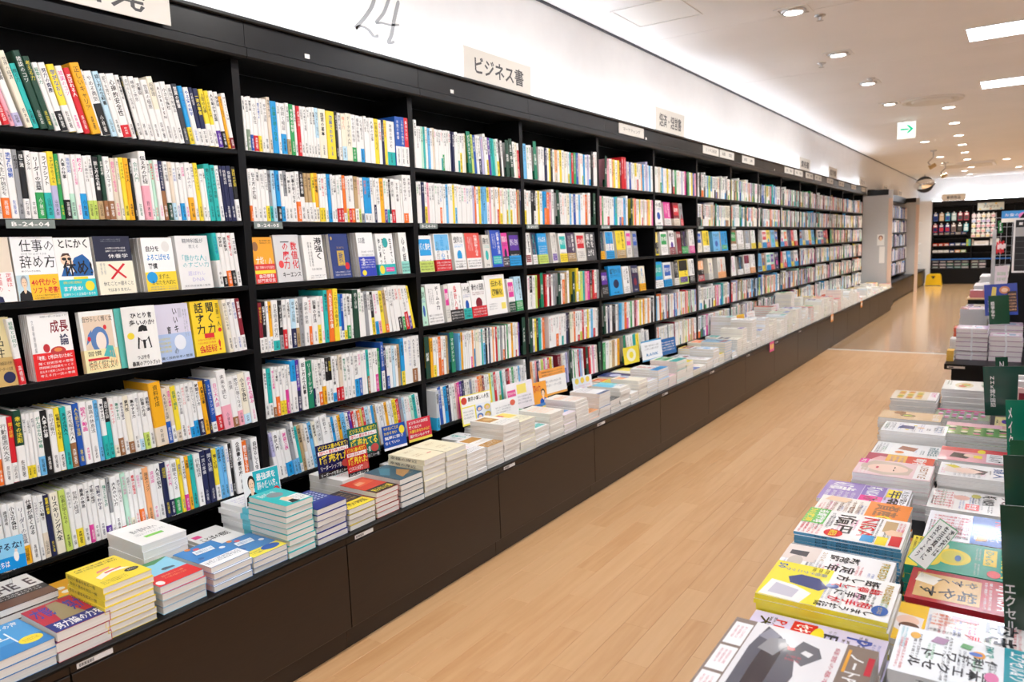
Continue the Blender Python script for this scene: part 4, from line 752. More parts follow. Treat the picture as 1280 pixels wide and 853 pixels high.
# ------------------------------------------------------------------ face-out books
def face_rot(tilt, yaw=0):
    c, s = math.cos(tilt), math.sin(tilt)
    R_ = Matrix(((0, -s, c), (1, 0, 0), (0, c, s)))
    return (Matrix.Rotation(yaw, 3, 'Z') @ R_).to_euler()
CN = {}
def cname(c):
    if len(c) == 1: return NAME[c]
    q = C(c); return NAME[min((k for k in NAME if k not in 'hH'), key=lambda k: sum((C(k)[i] - q[i]) ** 2 for i in range(3)))]
def face_stack(k, r, y, w, h, t, n, cov, band, ops, bops, desc, seed, tilt=.1, yaw=0, x=-.002):
    R_ = random.Random(seed); bops = [q for q in (bops or []) if q[0] != 'V']
    ps = flat_book(w, h, t, cov, ops, band, bops, 'r' if seed % 3 else 'l', 'cover', R_)
    pn = flat_book(w, h, t, cov, [], band, [('b', .02, .02, .03, .03, 'w')], 'r' if seed % 3 else 'l', 'cover', R_)
    z = zof(k, r); ct = math.cos(tilt)
    for i in range(n + 1):
        xx = x - (i + 1) * (t + .0006) / ct - (.012 if i else 0) * 0
        lb = '%s, on the %s shelf of the %s bay in view' % (desc if i == 0 else '%s copy behind the %s' % (ordn(i), desc), shelf_ord[r], bay_ord[k])
        if len(lb.split()) > 16: lb = '%s, %s shelf, %s bay' % (desc if i == 0 else '%s copy behind the %s' % (ordn(i), desc), shelf_ord[r], bay_ord[k])
        if len(lb.split()) > 16: lb = ' '.join(lb.replace(' with ', ' ').replace(' of a ', ' ').split()[:16])
        put('display_book', ps if i == 0 else pn, lb, 'book', (xx, y, z + .0006), face_rot(tilt, yaw), 'face-out books on display')
sd = 0
for (k, r, y, w, h, t, n, cov, band, ops, bops, desc) in FACES:
    sd += 1; face_stack(k, r, y, w, h, t, n, cov, band, ops, bops, desc, sd)
for gi, (k, r, y, w, h, n, cov, bc) in enumerate(GENFACES):
    sd += 1
    if gi + 1 < len(GENFACES) and GENFACES[gi + 1][:2] == (k, r): w = min(w, GENFACES[gi + 1][2] - y - .002)
    else: w = min(w, YD + BW * k - TH - .002 - y)
    R_ = random.Random(sd); base = cov if cov.startswith(tuple('0123456789ABCDEF')) and len(cov) == 6 else cov[0]
    ops = gen_art(R_, base)
    if len(cov) == 2:
        ops = [('b', .05, .55, .95, .98, cov[1])] + ops
    if (k, r, y) == (2, 3, 3.127): ops = [('b', .25, .42, .9, .9, 'F2D64A'), ('T', .3, .7, .85, .86, '伝わる', 'k'), ('T', .3, .48, .85, .65, '図解化', 'k'), ('z', .1, .12, .5, .3, 3, 'z'), ('b', .72, .12, .95, .28, 'F2E26A')]
    if (k, r, y) == (3, 2, 4.225): ops = [('W', .08, .45, .4, .95, '解像', 'w'), ('W', .5, .45, .82, .95, '度を', 'w'), ('T', .1, .15, .8, .4, '上げる', 'w')]
    if (k, r, y) == (3, 2, 3.65): ops = [('T', .1, .7, .9, .9, 'がんばる', 'w'), ('z', .1, .3, .9, .6, 4, 'w'), ('e', .75, .12, .15, .1, 'L')]
    desc = '%s face-out book%s, %s along' % (cname(base), ' with %s band' % cname(bc) if bc else '', ordn(1 + sum(1 for q in GENFACES if q[:2] == (k, r) and q[2] < y)))
    face_stack(k, r, y, w, h, .014 if n < 3 else .018, n, base, (.3, bc) if bc else None, ops, None, desc, sd)
# the booklet pulled open in front of the lilac book, and the books turned side-on at the row ends
def curled():
    w, h = .098, .19; n = 8; mb = MB(); P = []
    for i in range(n + 1):
        u = i / n; P.append((u * w, .022 * math.sin(u * 2.6) - .0 * u))
    m_ = MB()
    for a, b in zip(P, P[1:]): m_.face([(a[0], 0, a[1]), (b[0], 0, b[1]), (b[0], h, b[1]), (a[0], h, a[1])], 'F2F1EC'); m_.face([(b[0], 0, b[1] - .001), (a[0], 0, a[1] - .001), (a[0], h, a[1] - .001), (b[0], h, b[1] - .001)], 'E6E0D6')
    for yy in (0, h): [m_.face([(a[0], yy, a[1]), (b[0], yy, b[1]), (b[0], yy, b[1] - .001), (a[0], yy, a[1] - .001)], 'B') for a, b in zip(P, P[1:])]
    q = MB(); O, U, V = (0, 0, 0), (w, 0, 0), (0, h, 0)
    art(q, [('T', .2, .8, .85, .9, 'ひとり言', 'k'), ('T', .15, .68, .92, .78, '多いのか?', 'k'), ('e', .5, .5, .1, .08, 'w'), ('p', [(.36, .58), (.64, .58), (.62, .66), (.5, .69), (.4, .66)], 'k'), ('p', [(.3, .3), (.34, .5), (.42, .44), (.58, .44), (.66, .5), (.72, .3)], 'k'), ('p', [(.34, .31), (.38, .46), (.43, .42), (.57, .42), (.62, .46), (.68, .31)], 'w'), ('p', [(.47, .3), (.53, .3), (.54, .44), (.46, .44)], 'k'), ('e', .16, .52, .09, .055, 'y'), ('T', .25, .12, .6, .2, 'つぶやき', 'k'), ('T', .1, .02, .95, .1, '最高のアウトプット', 'k')], O, U, V, (0, 0, 1), rnd)
    q.v = [(x, y, z + .022 * math.sin(max(0, min(1, x / w)) * 2.6) + .0008) for x, y, z in q.v]
    return m_, q
t = thing('display_book', 'white booklet with curling cover and drawn man in front of lilac book', 'book', (.004, 1.212, 1.0405), face_rot(.1, -.12), 'face-out books on display')
m_, q = curled(); part('cover', m_, 'cover', t); part('print', q, 'cover', t)
def side_books(k, r, y, codes, tilt=6, xo=0):
    for i, cd in enumerate(codes.split()):
        R_ = random.Random(hash((k, r, i)) % 999 if 0 else k * 100 + r * 10 + i); cov, bc, bf, h, title = parse(cd); tt = .0165
        ps = spine_book(tt, h, .128, cov, bf, bc, title or R_.choice(POOL), R_)
        put('shelf_book', ps, '%s book%s standing spine out, %s at the row end of the %s shelf, %s bay' % (NAME[cov], ' with %s band' % NAME[bc] if bc else '', ordn(i + 1), shelf_ord[r], bay_ord[k]), 'book', (xo, y + i * (tt + .0016), zof(k, r)), (math.radians(tilt), 0, 0), 'spine-out books at the row ends')
side_books(0, 2, 1.56, 'tw5=力になる気 wk2 wo3 wk3 w', 5)
side_books(0, 3, 1.578, 'c=疑うからはじめる w=疑うから w Rw3', 6)
side_books(0, 3, .908, 'wr4', 5)

# ------------------------------------------------------------------ book stacks on the worktop
nst = 0; far = MB(); farp = MB()
def stack(row, i, y, xf, n, w, h, t, cov, band=None, ops=None, bops=None, spine='l', seed=0, m='cover', z0=None, sptxt='', desc=None):
    global nst
    R_ = random.Random(seed * 13 + i * 7 + (500 if row == 'back' else 0)); z = z0 or ZW + .0004
    if ops is None: ops = gen_art(R_, cov)
    if nst + n <= 300:
        ps = flat_book(w, h, t, cov, ops, band, bops, spine, m, R_, sptxt=sptxt)
        for q in range(n):
            nst += 1; d = desc or cname(cov) + ' book' + (' with %s band' % cname(band[1]) if band else '')
            lb = '%s, %s from the top, %s stack along the %s row of the worktop' % (d, ordn(n - q), ordn(i + 1), row)
            if len(lb.split()) > 16: lb = '%s, %s from top, %s stack, %s row' % (d, ordn(n - q), ordn(i + 1), row)
            put('stacked_book', ps, lb, 'book', (xf + R_.uniform(-.004, .003), y + R_.uniform(-.003, .003), z + q * (t + .0008)), (0, 0, math.pi / 2 + R_.uniform(-.02, .02)), 'books stacked on the worktop')
    else:
        for q in range(n):
            a = R_.uniform(-.003, .003); zz = z + q * (t + .0008); x1 = xf + a
            farp.box(x1 - h + .001, y + .001, zz + .001, x1 - .001, y + w - .001, zz + t - .001, PAGE)
            far.box(x1 - h, y, zz + t - .001, x1, y + w, zz + t, cov); far.box(x1 - h, y, zz, x1, y + w, zz + .001, cov)
            far.box(x1 - h, y - .0005, zz + .001, x1, y + .001, zz + t - .001, cov if R_.random() < .4 and lum(cov) > .7 else PAGE)
        if ops: art(far, ops, (xf, y, z + n * (t + .0008) - .0006), (0, w, 0), (-h, 0, 0), (0, 0, 1), R_)
sea = [('b', 0, .35, 1, 1, '4F9DD6'), ('b', 0, 0, 1, .35, '3E86C4'), ('p', [(.2, .3), (.24, .3), (.24, .7), (.2, .7)], 'E8EEF2'), ('p', [(.55, .3), (.58, .3), (.58, .7), (.55, .7)], 'E8EEF2'), ('b', .2, .5, .58, .53, 'E8EEF2'), ('p', [(.28, .55), (.45, .55), (.45, .72), (.28, .72)], 'F4F2EA'), ('e', .75, .25, .2, .12, 'y'), ('z', .62, .2, .88, .3, 2, 'B'), ('T', .1, .8, .9, .95, 'さよならの海', 'w')]
redn = [('b', 0, .3, 1, 1, 'B8243A'), ('b', 0, 0, 1, .32, '23307E'), ('p', [(.3, .3), (.75, .3), (.62, .95), (.42, .95)], '9A8A66'), ('T', .05, .55, .4, .95, '才能', '2A3FA0'), ('T', .65, .45, .98, .9, '努力', '2A3FA0'), ('T', .1, .05, .95, .28, '努力論の力を', 'w')]
yel = [('p', [(.2, .3), (.5, .42), (.85, .38), (.6, .56), (.4, .52), (.18, .42)], 'F3EFE2'), ('p', [(.3, .55), (.6, .6), (.62, .66), (.34, .62)], 'E08878'), ('e', .8, .28, .14, .07, 'k'), ('t', .7, .255, .9, .31, '1位!', 'w'), ('z', .08, .78, .92, .94, 2, 'k'), ('z', .1, .08, .6, .22, 3, 'k'), ('p', [(.4, .45), (.75, .48), (.75, .52), (.4, .5)], 'D85A50')]
redb = [('b', 0, .42, 1, 1, '8CCBE4'), ('p', [(0, .8), (.3, .9), (.6, .84), (1, .98), (1, 1), (0, 1)], '4F8F5C'), ('e', .62, .55, .1, .05, '3A4A4A'), ('p', [(.55, .5), (.8, .5), (.8, .56), (.6, .6)], '46586A')]
flor = [('e', .2 + .13 * ((i * 7) % 6), .45 + .1 * ((i * 5) % 6), .07, .05, ('D8606A', '3F7FC0', 'F0F0F4', '2F6AB0', 'E08A50')[i % 5]) for i in range(22)] + [('p', [(.25, .62), (.72, .6), (.78, .78), (.3, .8)], 'E6EEF4'), ('t', .3, .65, .74, .76, '木曜日には', '4A80B8')]
FRONT = [  # copies, width, length, thickness, cover, band, cover print, band print, spine side, spine lettering
 (3, .128, .188, .021, '4A90CC', None, sea, None, 'l', ''), (3, .128, .188, .025, 'B8243A', None, redn, None, 'r', ''), (8, .13, .188, .0165, 'F2D93C', None, yel, None, 'l', '会計の基本を知る一冊'),
 (4, .13, .188, .0195, '8CCBE4', (.42, 'D8262C'), redb, [('e', .12, .3, .08, .2, 'w'), ('z', .3, .4, .8, .85, 2, 'O')], 'r', ''), (4, .13, .188, .018, '3F86C8', (.3, 'F0F1F2'), flor, [('z', .05, .4, .95, .9, 3, 'n')], 'r', ''),
 (3, .125, .188, .017, '4A86C0', (.28, 'F0E04A'), flor, [('e', .68, .6, .25, .4, '2F5FB0'), ('z', .1, .3, .45, .8, 2, 'n')], 'r', ''), (9, .108, .188, .0185, '2BB9BA', None, [('T', .1, .7, .7, .9, '脳の使い方', 'w'), ('e', .5, .66, .25, .14, '8A8C90'), ('b', .3, .05, .98, .4, 'F2F2F0'), ('e', .45, .3, .15, .14, 'h'), ('z', .6, .08, .95, .36, 4, 'k'), ('p', [(.3, .05), (.6, .05), (.55, .22), (.38, .22)], 'k')], None, 'r', '最強運を呼ぶ脳'),
 (6, .13, .188, .0195, '2A3A8E', None, [('e', .1 + .13 * (i % 7), .45 + .08 * (i // 7), .04, .025, 'C9D2EC') for i in range(42)] + [('b', 0, 0, 1, .3, '1C2C86')], None, 'r', '経済の話'), (4, .125, .188, .0185, '2E2A33', (.34, 'F0D838'), [('e', .3, .7, .2, .16, '8A6A2E'), ('z', .1, .4, .9, .9, 4, 'T')], [('T', .1, .3, .9, .8, '入門の決定版', 'k')], 'r', ''),
 (5, .115, .188, .0185, 'C8402E', None, [('p', [(.2, .55), (.9, .6), (.85, .9), (.3, .85)], 'D9603E'), ('p', [(.2, .62), (.6, .66), (.56, .8), (.25, .76)], 'E8A07A'), ('b', 0, 0, 1, .3, 'k'), ('T', .1, .05, .9, .25, '知らないと損', 'y')], None, 'r', ''), (5, .125, .188, .021, '2F5566', None, [('p', [(.2, .4), (.75, .75), (.55, .95), (.1, .6)], '3F7A8C'), ('p', [(.3, .1), (.95, .3), (.8, .6), (.4, .35)], 'A87C48'), ('z', .4, .15, .85, .35, 4, 'T')], None, 'r', ''),
 (7, .13, .188, .0205, 'EFE6C6', None, [('t', .3, .7, .7, .8, '嫌われ', 'T'), ('b', .66, .3, .86, .34, 'D87868'), ('z', .2, .3, .5, .5, 2, 'T')], None, 'l', '幸福の岸辺'), (7, .13, .188, .0205, 'EFE6C6', None, [('t', .3, .7, .7, .8, '幸せに', 'T'), ('z', .3, .3, .6, .5, 2, 'T'), ('z', .2, .1, .5, .2, 1, 'z')], None, 'r', '勇気の海辺'),
 (6, .13, .188, .0165, 'F1F1F1', (.3, 'F4F4F5'), [('T', .2, .5, .8, .7, '考えよ', 'z'), ('z', .2, .3, .8, .45, 2, 'p')], None, 'r', ''), (5, .12, .188, .019, 'F3F3F2', (.3, 'C08A30'), [('b', .1, .6, .9, .9, 'C58F36'), ('z', .2, .4, .8, .5, 2, 'T')], None, 'r', ''),
 (9, .128, .188, .018, 'F3F1EA', None, [('b', .1, .45, .7, .9, 'B98637'), ('e', .45, .68, .18, .12, 'D8B06A'), ('z', .1, .1, .9, .35, 3, 'z')], None, 'r', '数をかぞえる'), (8, .128, .188, .0185, 'F4EFD2', None, [('b', .1, .5, .9, .95, 'F4DE6A'), ('b', .1, .7, .5, .9, 'D84848'), ('z', .1, .1, .9, .4, 3, 'z')], None, 'r', ''),
 (5, .125, .188, .017, 'F2F2F2', None, None, None, 'r', ''), (7, .13, .188, .0185, 'F3F0E6', None, [('z', .1, .2, .9, .8, 5, 'O')], None, 'r', ''), (6, .12, .188, .016, 'E9DDE6', None, [('b', .05, .5, .95, .95, 'C080B0'), ('b', .05, .2, .95, .5, '6AA0D0')], None, 'r', ''),
 (8, .13, .188, .0175, 'F2EFE8', None, [('T', .1, .5, .9, .8, '世界史のはなし', 'O'), ('z', .1, .1, .9, .4, 3, 'O')], None, 'r', ''), (3, .12, .188, .018, 'F2F2F2', (.3, 'O'), None, None, 'r', ''), (7, .13, .188, .019, 'F0F0F0', (.12, '27558E'), [('z', .1, .5, .9, .9, 4, 'z')], None, 'r', ''), (4, .12, .188, .018, 'F0F0EE', (.3, 'k'), None, None, 'r', ''),
 (6, .13, .188, .02, 'F0EEE8', None, [('b', 0, .3, .5, 1, '6FC4E0'), ('b', .5, .4, 1, 1, '7FD4DC'), ('z', .5, .1, .9, .4, 2, 'b')], None, 'r', ''), (4, .11, .188, .016, 'F0F0EE', None, [('b', .3, .5, .9, .9, '28A898')], None, 'r', ''), (6, .125, .188, .02, 'F1EBD8', None, [('b', .1, .6, .6, .9, 'O'), ('b', .6, .6, .9, .9, '7AA0D8')], None, 'r', ''),
 (8, .16, .24, .011, 'E6EBF0', None, [('T', .05, .6, .95, .9, '数の世界', 'C85A78'), ('z', .05, .1, .95, .5, 5, 'C85A78')], None, 'l', ''),
]
BACK = [
 (5, .14, .195, .018, '2C2826', None, [('b', 0, .45, 1, 1, 'E6E4E0'), ('p', [(.15, .5), (.3, .5), (.3, .95), (.15, .95)], '6A5A6A'), ('T', .1, .5, .95, .9, 'THE E', '4A3A40'), ('b', 0, .0, 1, .25, '6A4A3A'), ('z', .1, .28, .9, .42, 2, 'w')], None, 'l', '', .72, .2), (2, .13, .188, .012, 'F2B23A', None, [('e', .25 + .25 * (i % 3), .5 + .18 * (i // 3), .09, .06, 'F4EFDC') for i in range(6)] + [('b', 0, 0, 1, .35, '5E9E62')], None, 'l', '', .90, .16),
 (6, .14, .2, .0215, 'F3F3F1', None, [('T', .25, .55, .8, .72, '数の苦手な人へ', 'z'), ('b', .3, .25, .7, .34, '7ED05A'), ('z', .2, .4, .85, .5, 2, 'z')], None, 'l', '', 1.09, .209), (3, .13, .188, .012, 'F4F4F3', None, [('T', .1, .4, .9, .6, 'ことばの相談', 'k'), ('b', .1, .65, .3, .8, 'E85090')], None, 'r', '', 1.32, .203),
 (6, .13, .188, .018, 'F3F3F2', (.36, '6CCFE2'), [('z', .15, .45, .85, .9, 4, 'u'), ('e', .85, .35, .08, .06, 'D860A0')], [('z', .1, .2, .9, .8, 3, '2A80A0')], 'l', '', 1.475, .203), (3, .13, .188, .018, 'F4F3F2', None, [('z', .2, .3, .7, .5, 2, 'p')], None, 'r', '', 1.64, .17),
 (4, .135, .188, .025, 'F4F1EE', None, [('T', .2, .3, .6, .4, 'ヒント', 'E08A8A'), ('z', .3, .6, .8, .8, 2, 'O')], None, 'r', '', 1.87, .204), (3, .13, .188, .012, 'F4F3F2', (.2, 'R'), [('z', .2, .4, .8, .7, 2, 'T')], None, 'r', '', 2.26, .197),
 (3, .13, .188, .017, 'F3F3F3', None, None, None, 'r', '', 2.69, .197), (4, .13, .188, .016, 'F3F3F3', None, [('T', .1, .4, .9, .7, 'いくつになっても', 'k')], None, 'r', '', 2.86, .203), (5, .13, .188, .017, 'F3F3F3', None, None, None, 'r', '', 3.15, .203), (4, .2, .19, .012, 'F0F0EA', None, [('b', 0, .5, 1, .9, 'F0D848'), ('b', .5, .1, 1, .5, 'F4F4F4')], None, 'r', '', 3.45, .203),
 (4, .13, .188, .02, 'E8E0CC', (.5, 'D85A38'), None, None, 'r', '', 4.0, .203), (4, .13, .188, .02, 'E8E0CC', (.5, 'F0DC5A'), None, None, 'r', '', 4.16, .203), (5, .15, .19, .018, '27307A', None, [('e', .5, .5, .3, .2, 'C0C8E8')], None, 'r', '', 4.3, .203), (6, .2, .195, .014, 'F3F3EA', None, [('b', .4, .4, 1, 1, 'F0E26A')], None, 'r', '', 4.5, .2),
]
YF = [.628, .757, .876, 1.025, 1.18, 1.319, 1.449, 1.569, 1.708, 1.845, 1.972, 2.104, 2.242, 2.378, 2.522]
y = .628
for i, (n, w, h, t, cov, band, ops, bops, sp, st) in enumerate(FRONT):
    y = YF[i] if i < len(YF) else y
    stack('front', i, y, .405, n, w, h, t, cov, band, ops, bops, sp, i, sptxt=st); y += w + .006
for i, (n, w, h, t, cov, band, ops, bops, sp, st, yy, xf) in enumerate(BACK):
    stack('back', i, yy, xf, n, w, h, t, cov, band, ops, bops, sp, 40 + i)
FS = ['F3F2EF', 'F1ECDD', 'F4F4F4', 'EFEFEF', 'F3F0E4', 'E8ECF0', 'F2F2F0', 'F4F1EA']
i0 = len(FRONT); R0 = random.Random(31); i = i0
while y < 14.85:
    mag_ = R0.random() < .18; w = .17 if mag_ else R0.choice((.125, .128, .13)); h = .188 if not mag_ else .196; t = R0.choice((.015, .017, .019, .021)); n = R0.choice((3, 4, 5, 6, 7, 8, 9) if y < 6 else (3, 5, 7, 8, 9, 10, 11, 12) if y < 11.5 else (1, 2, 3, 4, 5, 6))
    stack('front', i, y, .405, n, w, h, t, R0.choice(FS if R0.random() < .75 else ['E8C8CC', 'C8D8E4', 'F0DC8A', 'D8E0C8', 'D86A60', '8AB4D0']), (.3, R0.choice('rabyoPtLk')) if R0.random() < .3 else None, None, None, 'r', i); y += w + .008; i += 1
y = 4.75; i = len(BACK)
while y < 14.7:
    w = R0.choice((.13, .13, .16, .2)); t = R0.choice((.015, .018, .022)); n = R0.choice((2, 4, 5, 7, 9, 11, 12))
    if 7 < y < 11.5 and R0.random() < .35: n += 4
    if y > 11.5: n = min(n, 6)
    if any(a - .2 < y < b for a, b in ((4.6, 5.6), (6.9, 7.5), (8.2, 8.4), (9.3, 9.5), (10.6, 10.8))): n = min(n, 2)
    stack('back', i, y, .197, n, w, .183, t, R0.choice(FS + ['F4D860', 'D87060', '9CCBE0', 'E0A0B8']), None, None, None, 'r', i); y += w + R0.choice((.01, .01, .05, .09)); i += 1
o = link('stacked_books', far.mesh('stacked_books', 'cover')); o['kind'] = 'stuff'; o['label'] = 'remaining covers of the book stacks along the far worktop'
p2 = link('pages', farp.mesh('pages', 'paper'), o); p2['kind'] = 'stuff'

# ------------------------------------------------------------------ display cards
def card(y0, y1, z0, z1, x, col, ops, label, yaw=-.12, tilt=.12, drop=0):
    w, h = y1 - y0, z1 - z0
    t = thing('display_card', label, 'card', (x, y0, z0), face_rot(tilt, yaw), 'hand-made display cards')
    m_ = MB(); m_.box(0, 0, 0, w, h, .0012, col); art(m_, ops, (0, 0, .0012), (w, 0, 0), (0, h, 0), (0, 0, 1), rnd); part('card', m_, 'gloss', t)
    s_ = MB(); d_ = max(.02, z0 - ZW)
    if drop: s_.box(w * .46, -drop, -.003, w * .54, .001, -.0005, 'F4F7F8')
    s_.box(w * .42, .001, -.003, w * .58, h * .5, -.0005, 'F4F7F8'); s_.box(w * .4, -.0015, -.012, w * .6, .0005, .006, 'F4F7F8'); part('holder', s_, 'clear', t)
    return t
sho = lambda bg, l1, big, l3: [('b', 0, 0, 1, .16, 'k'), ('T', .06, .82, .96, .97, l1, 'F4DE3A'), ('b', .05, .68, .95, .8, 'F2F2F0'), ('T', .08, .69, .92, .79, '歴代の累計売上No.1', 'D03A3A'), ('T', .04, .4, .97, .67, big, 'F4DE3A'), ('t', .06, .2, .7, .36, l3, 'w'), ('e', .83, .28, .13, .12, 'C8504A'), ('t', .05, .02, .95, .13, 'リーダーの仕事はこの一冊', 'w')]
card(.735, .818, .582, .668, .13, '2A9BDC', [('b', 0, 0, 1, .4, '1E90D8'), ('b', 0, .4, 1, 1, '8CCBEA'), ('T', .2, .6, .95, .85, '守るな!', 'n'), ('T', .05, .1, .55, .32, '私たちは', 'w'), ('e', .75, .38, .07, .16, 'F2F2EE'), ('e', .76, .56, .04, .05, 'E8D8C8')], 'sky-blue display card with a white bird beside the near stacks', drop=.0715)
card(1.474, 1.61, .533, .65, .165, 'F4F4F2', [('b', .02, .04, .98, .98, '2FB4C0'), ('b', .02, .04, .28, .98, 'F0F0EE'), ('man', .03, .04, .4, .9, 'k', '3A2A22'), ('T', .36, .68, .9, .9, '最強運を', 'w'), ('T', .36, .42, .98, .65, '脳の使い方。', 'w'), ('e', .87, .26, .1, .14, 'D83A3A'), ('z', .4, .12, .74, .34, 3, '1C6A78')], 'turquoise display card with a dark-haired woman in black')
card(1.835, 1.99, .523, .65, .115, '1C1F4E', sho('n', 'ビジネス書の新定番!', '1番売れた', 'リーダーシップ書'), 'navy display card with yellow best-seller lettering')
card(1.915, 2.015, .515, .63, .19, 'C22A2A', sho('r', 'ビジネス書の新定番!', '1番売れた', 'ビジネス小説部門'), 'red display card with yellow lettering beside the navy card')
card(2.065, 2.22, .515, .655, .045, '1F6A58', sho('q', 'ビジネス書の新定番!', '1番売れてる', 'マネジメント書'), 'green display card with yellow best-seller lettering')
card(2.262, 2.39, .515, .622, .045, '2350A8', [('T', .06, .8, .7, .95, 'やりたいことは', 'F4DE3A'), ('T', .06, .62, .62, .76, 'わからない', 'F4DE3A'), ('T', .06, .42, .9, .56, '無理に探さ', 'w'), ('T', .06, .22, .7, .36, 'なくていい', 'w'), ('e', .84, .72, .12, .17, 'F4DE3A'), ('b', 0, 0, 1, .1, 'F2F2F2')], 'blue display card with a yellow disc')
card(2.42, 2.56, .515, .615, .045, 'D63044', [('b', 0, 0, 1, .12, 'F4DE5A'), ('T', .06, .78, .9, .93, 'ビジネスの決定版', 'w'), ('T', .06, .58, .6, .72, '驚くほどの', 'w'), ('T', .06, .38, .95, .54, '大事なあなたの心に', 'F4DE3A'), ('T', .06, .18, .9, .33, '届けたいものです', 'w')], 'crimson display card with a yellow strip on the shelf edge')
card(2.818, 3.045, .50, .65, .04, 'F4E35A', [('b', .03, .62, .97, .97, 'F6F4EE'), ('b', .03, .06, .42, .58, 'F4F1EA'), ('b', .46, .06, .95, .62, 'E9ECF2'), ('e', .12, .82, .09, .12, 'D84A3A'), ('T', .25, .76, .92, .92, '数字の楽しい人生', 'k')] + [('e', .57 + .25 * (q % 2), .2 + .26 * (q // 2), .1, .1, ('5A7FC0', 'E8C84A')[q % 2]) for q in range(4)] + [('e', .57 + .25 * (q % 2), .18 + .26 * (q // 2), .06, .06, 'h') for q in range(4)] + [('z', .06, .2, .38, .5, 3, 'z')], 'yellow-edged white card with four small drawn people')
card(2.96, 3.165, .505, .60, .12, 'F4F3F0', [('e', .8, .72, .1, .16, 'E06A50'), ('z', .15, .3, .7, .7, 3, 'z')], 'plain white card with an orange seal')
card(3.206, 3.43, .495, .642, .045, 'F4EEF0', [('b', .05, .1, .35, .75, 'E85A98'), ('b', .4, .55, .75, .9, 'F4E070'), ('z', .4, .15, .92, .5, 3, 'z'), ('z', .07, .15, .33, .7, 4, 'w')], 'white and pink display card on the lowest shelf edge')
card(3.44, 3.57, .47, .61, .06, 'F0A238', [('T', .1, .6, .6, .9, '図の力', 'C83A2A'), ('man', .45, .08, .98, .7, 'b', 'k'), ('b', 0, 0, 1, .12, '4A80C8')], 'orange display card with a small drawn figure')
card(3.56, 3.81, .505, .66, .035, 'F6F4F0', [('b', .0, .72, 1, 1, 'F2A24A'), ('z', .1, .74, .9, .95, 2, 'k'), ('z', .15, .3, .8, .6, 2, 'z'), ('b', 0, 0, 1, .08, 'F2B25A')], 'white display card with an orange top edge')
card(3.86, 4.06, .47, .57, .08, 'E6F0F6', [('e', .22 + .28 * q, .75, .1, .18, 'F2D65A') for q in range(3)] + [('z', .1, .1, .9, .5, 3, 'p')], 'pale blue card with three yellow rings')
card(4.651, 4.85, .53, .65, .04, 'F0DC48', [('e', .5, .5, .3, .38, 'F4F0D0'), ('e', .5, .5, .14, .2, 'F0DC48')], 'round yellow card with a white ring')
card(4.956, 5.245, .505, .655, .04, 'F2F6F8', [('b', 0, 0, 1, .07, '5AA8D8'), ('b', 0, .93, 1, 1, '5AA8D8'), ('T', .2, .2, .8, .4, 'RANK', '3A8AC0'), ('z', .15, .5, .85, .8, 2, 'z')], 'white display card edged in pale blue')
card(5.27, 5.53, .505, .63, .04, '2F6AA8', [('z', .1, .2, .9, .85, 4, 'w')], 'blue display card on the lowest shelf of sixth bay')
for j, (y, c1, c2) in enumerate(((6.95, 'F0C23A', 'D84A5A'), (7.3, 'F4F0EC', 'E87050'), (8.2, 'F0E6EA', 'D88090'), (9.3, 'F2F2F2', 'E0A060'), (10.6, 'F4E8E0', 'D86A50'))):
    card(y, y + .2, .52, .66, .1, c1, [('b', .1, .1, .9, .5, c2), ('z', .15, .55, .85, .9, 2, c2)], 'small distant display card among the stacks, %s beyond the blue card' % ordn(j + 1))
for j, (y, c1, c2) in enumerate(((6.87, 'E85A98', 'F4DE5A'), (9.55, 'F0A050', 'F4EDE0'), (11.6, 'F0A050', 'F4F0E6'))):
    m_ = MB(); m_.box(0, 0, 0, .001, .15, .09, c1); art(m_, [('e', .3, .5, .15, .3, c2), ('e', .7, .5, .15, .3, c2)], (.001, 0, 0), (0, .15, 0), (0, 0, .09), (1, 0, 0), rnd)
    solid('price_tag', m_, 'matte', 'bright price tag hanging from the worktop edge, %s from the front of the shop' % ordn(j + 1), 'tag', 'tags hanging from the worktop', (XF + .0085, y, .335))

ps = spine_book(.022, .188, .13, 'C9CCCE', .32, '2AA8D8', '経営学', random.Random(3))
put('shelf_book', ps, 'grey and azure book pulled out past the third bay upright, lowest shelf', 'book', (.056, 2.606, zof(2, 5) + .0002), (0, 0, 0), 'book pulled forward on the lowest shelf')

# ------------------------------------------------------------------ display tables of magazines
def table(name, x0, y0, x1, y1, label):
    t = thing(name, label, 'table', (x0, y0, 0))
    w, d = x1 - x0, y1 - y0
    m_ = MB(); m_.prism([(0, .385), (.004, .38), (w, .38), (w, .42), (.004, .42), (0, .416)], 0, d, 'k'); part('tabletop', m_, 'black', t)
    m_ = MB(); m_.box(.045, .03, .05, w, d - .02, .3795); part('body', m_, 'black', t)
    m_ = MB(); m_.box(.08, .05, 0, w, d - .05, .0495); part('plinth', m_, 'black', t)
    return t
table('magazine_table', 1.772, .1, 2.335, 4.72, 'low black display table piled with magazines near the camera')
t = table('magazine_table', 1.862, 6.167, 2.5, 17.0, 'second low black display table farther along the aisle')
m_ = MB(); m_.box(.02, -.0012, .39, .13, -.0002, .406, 'B9AFA4'); m_.box(.03, -.0014, .394, .06, -.0012, .402, 'k'); part('label_strip', m_, 'matte', t)
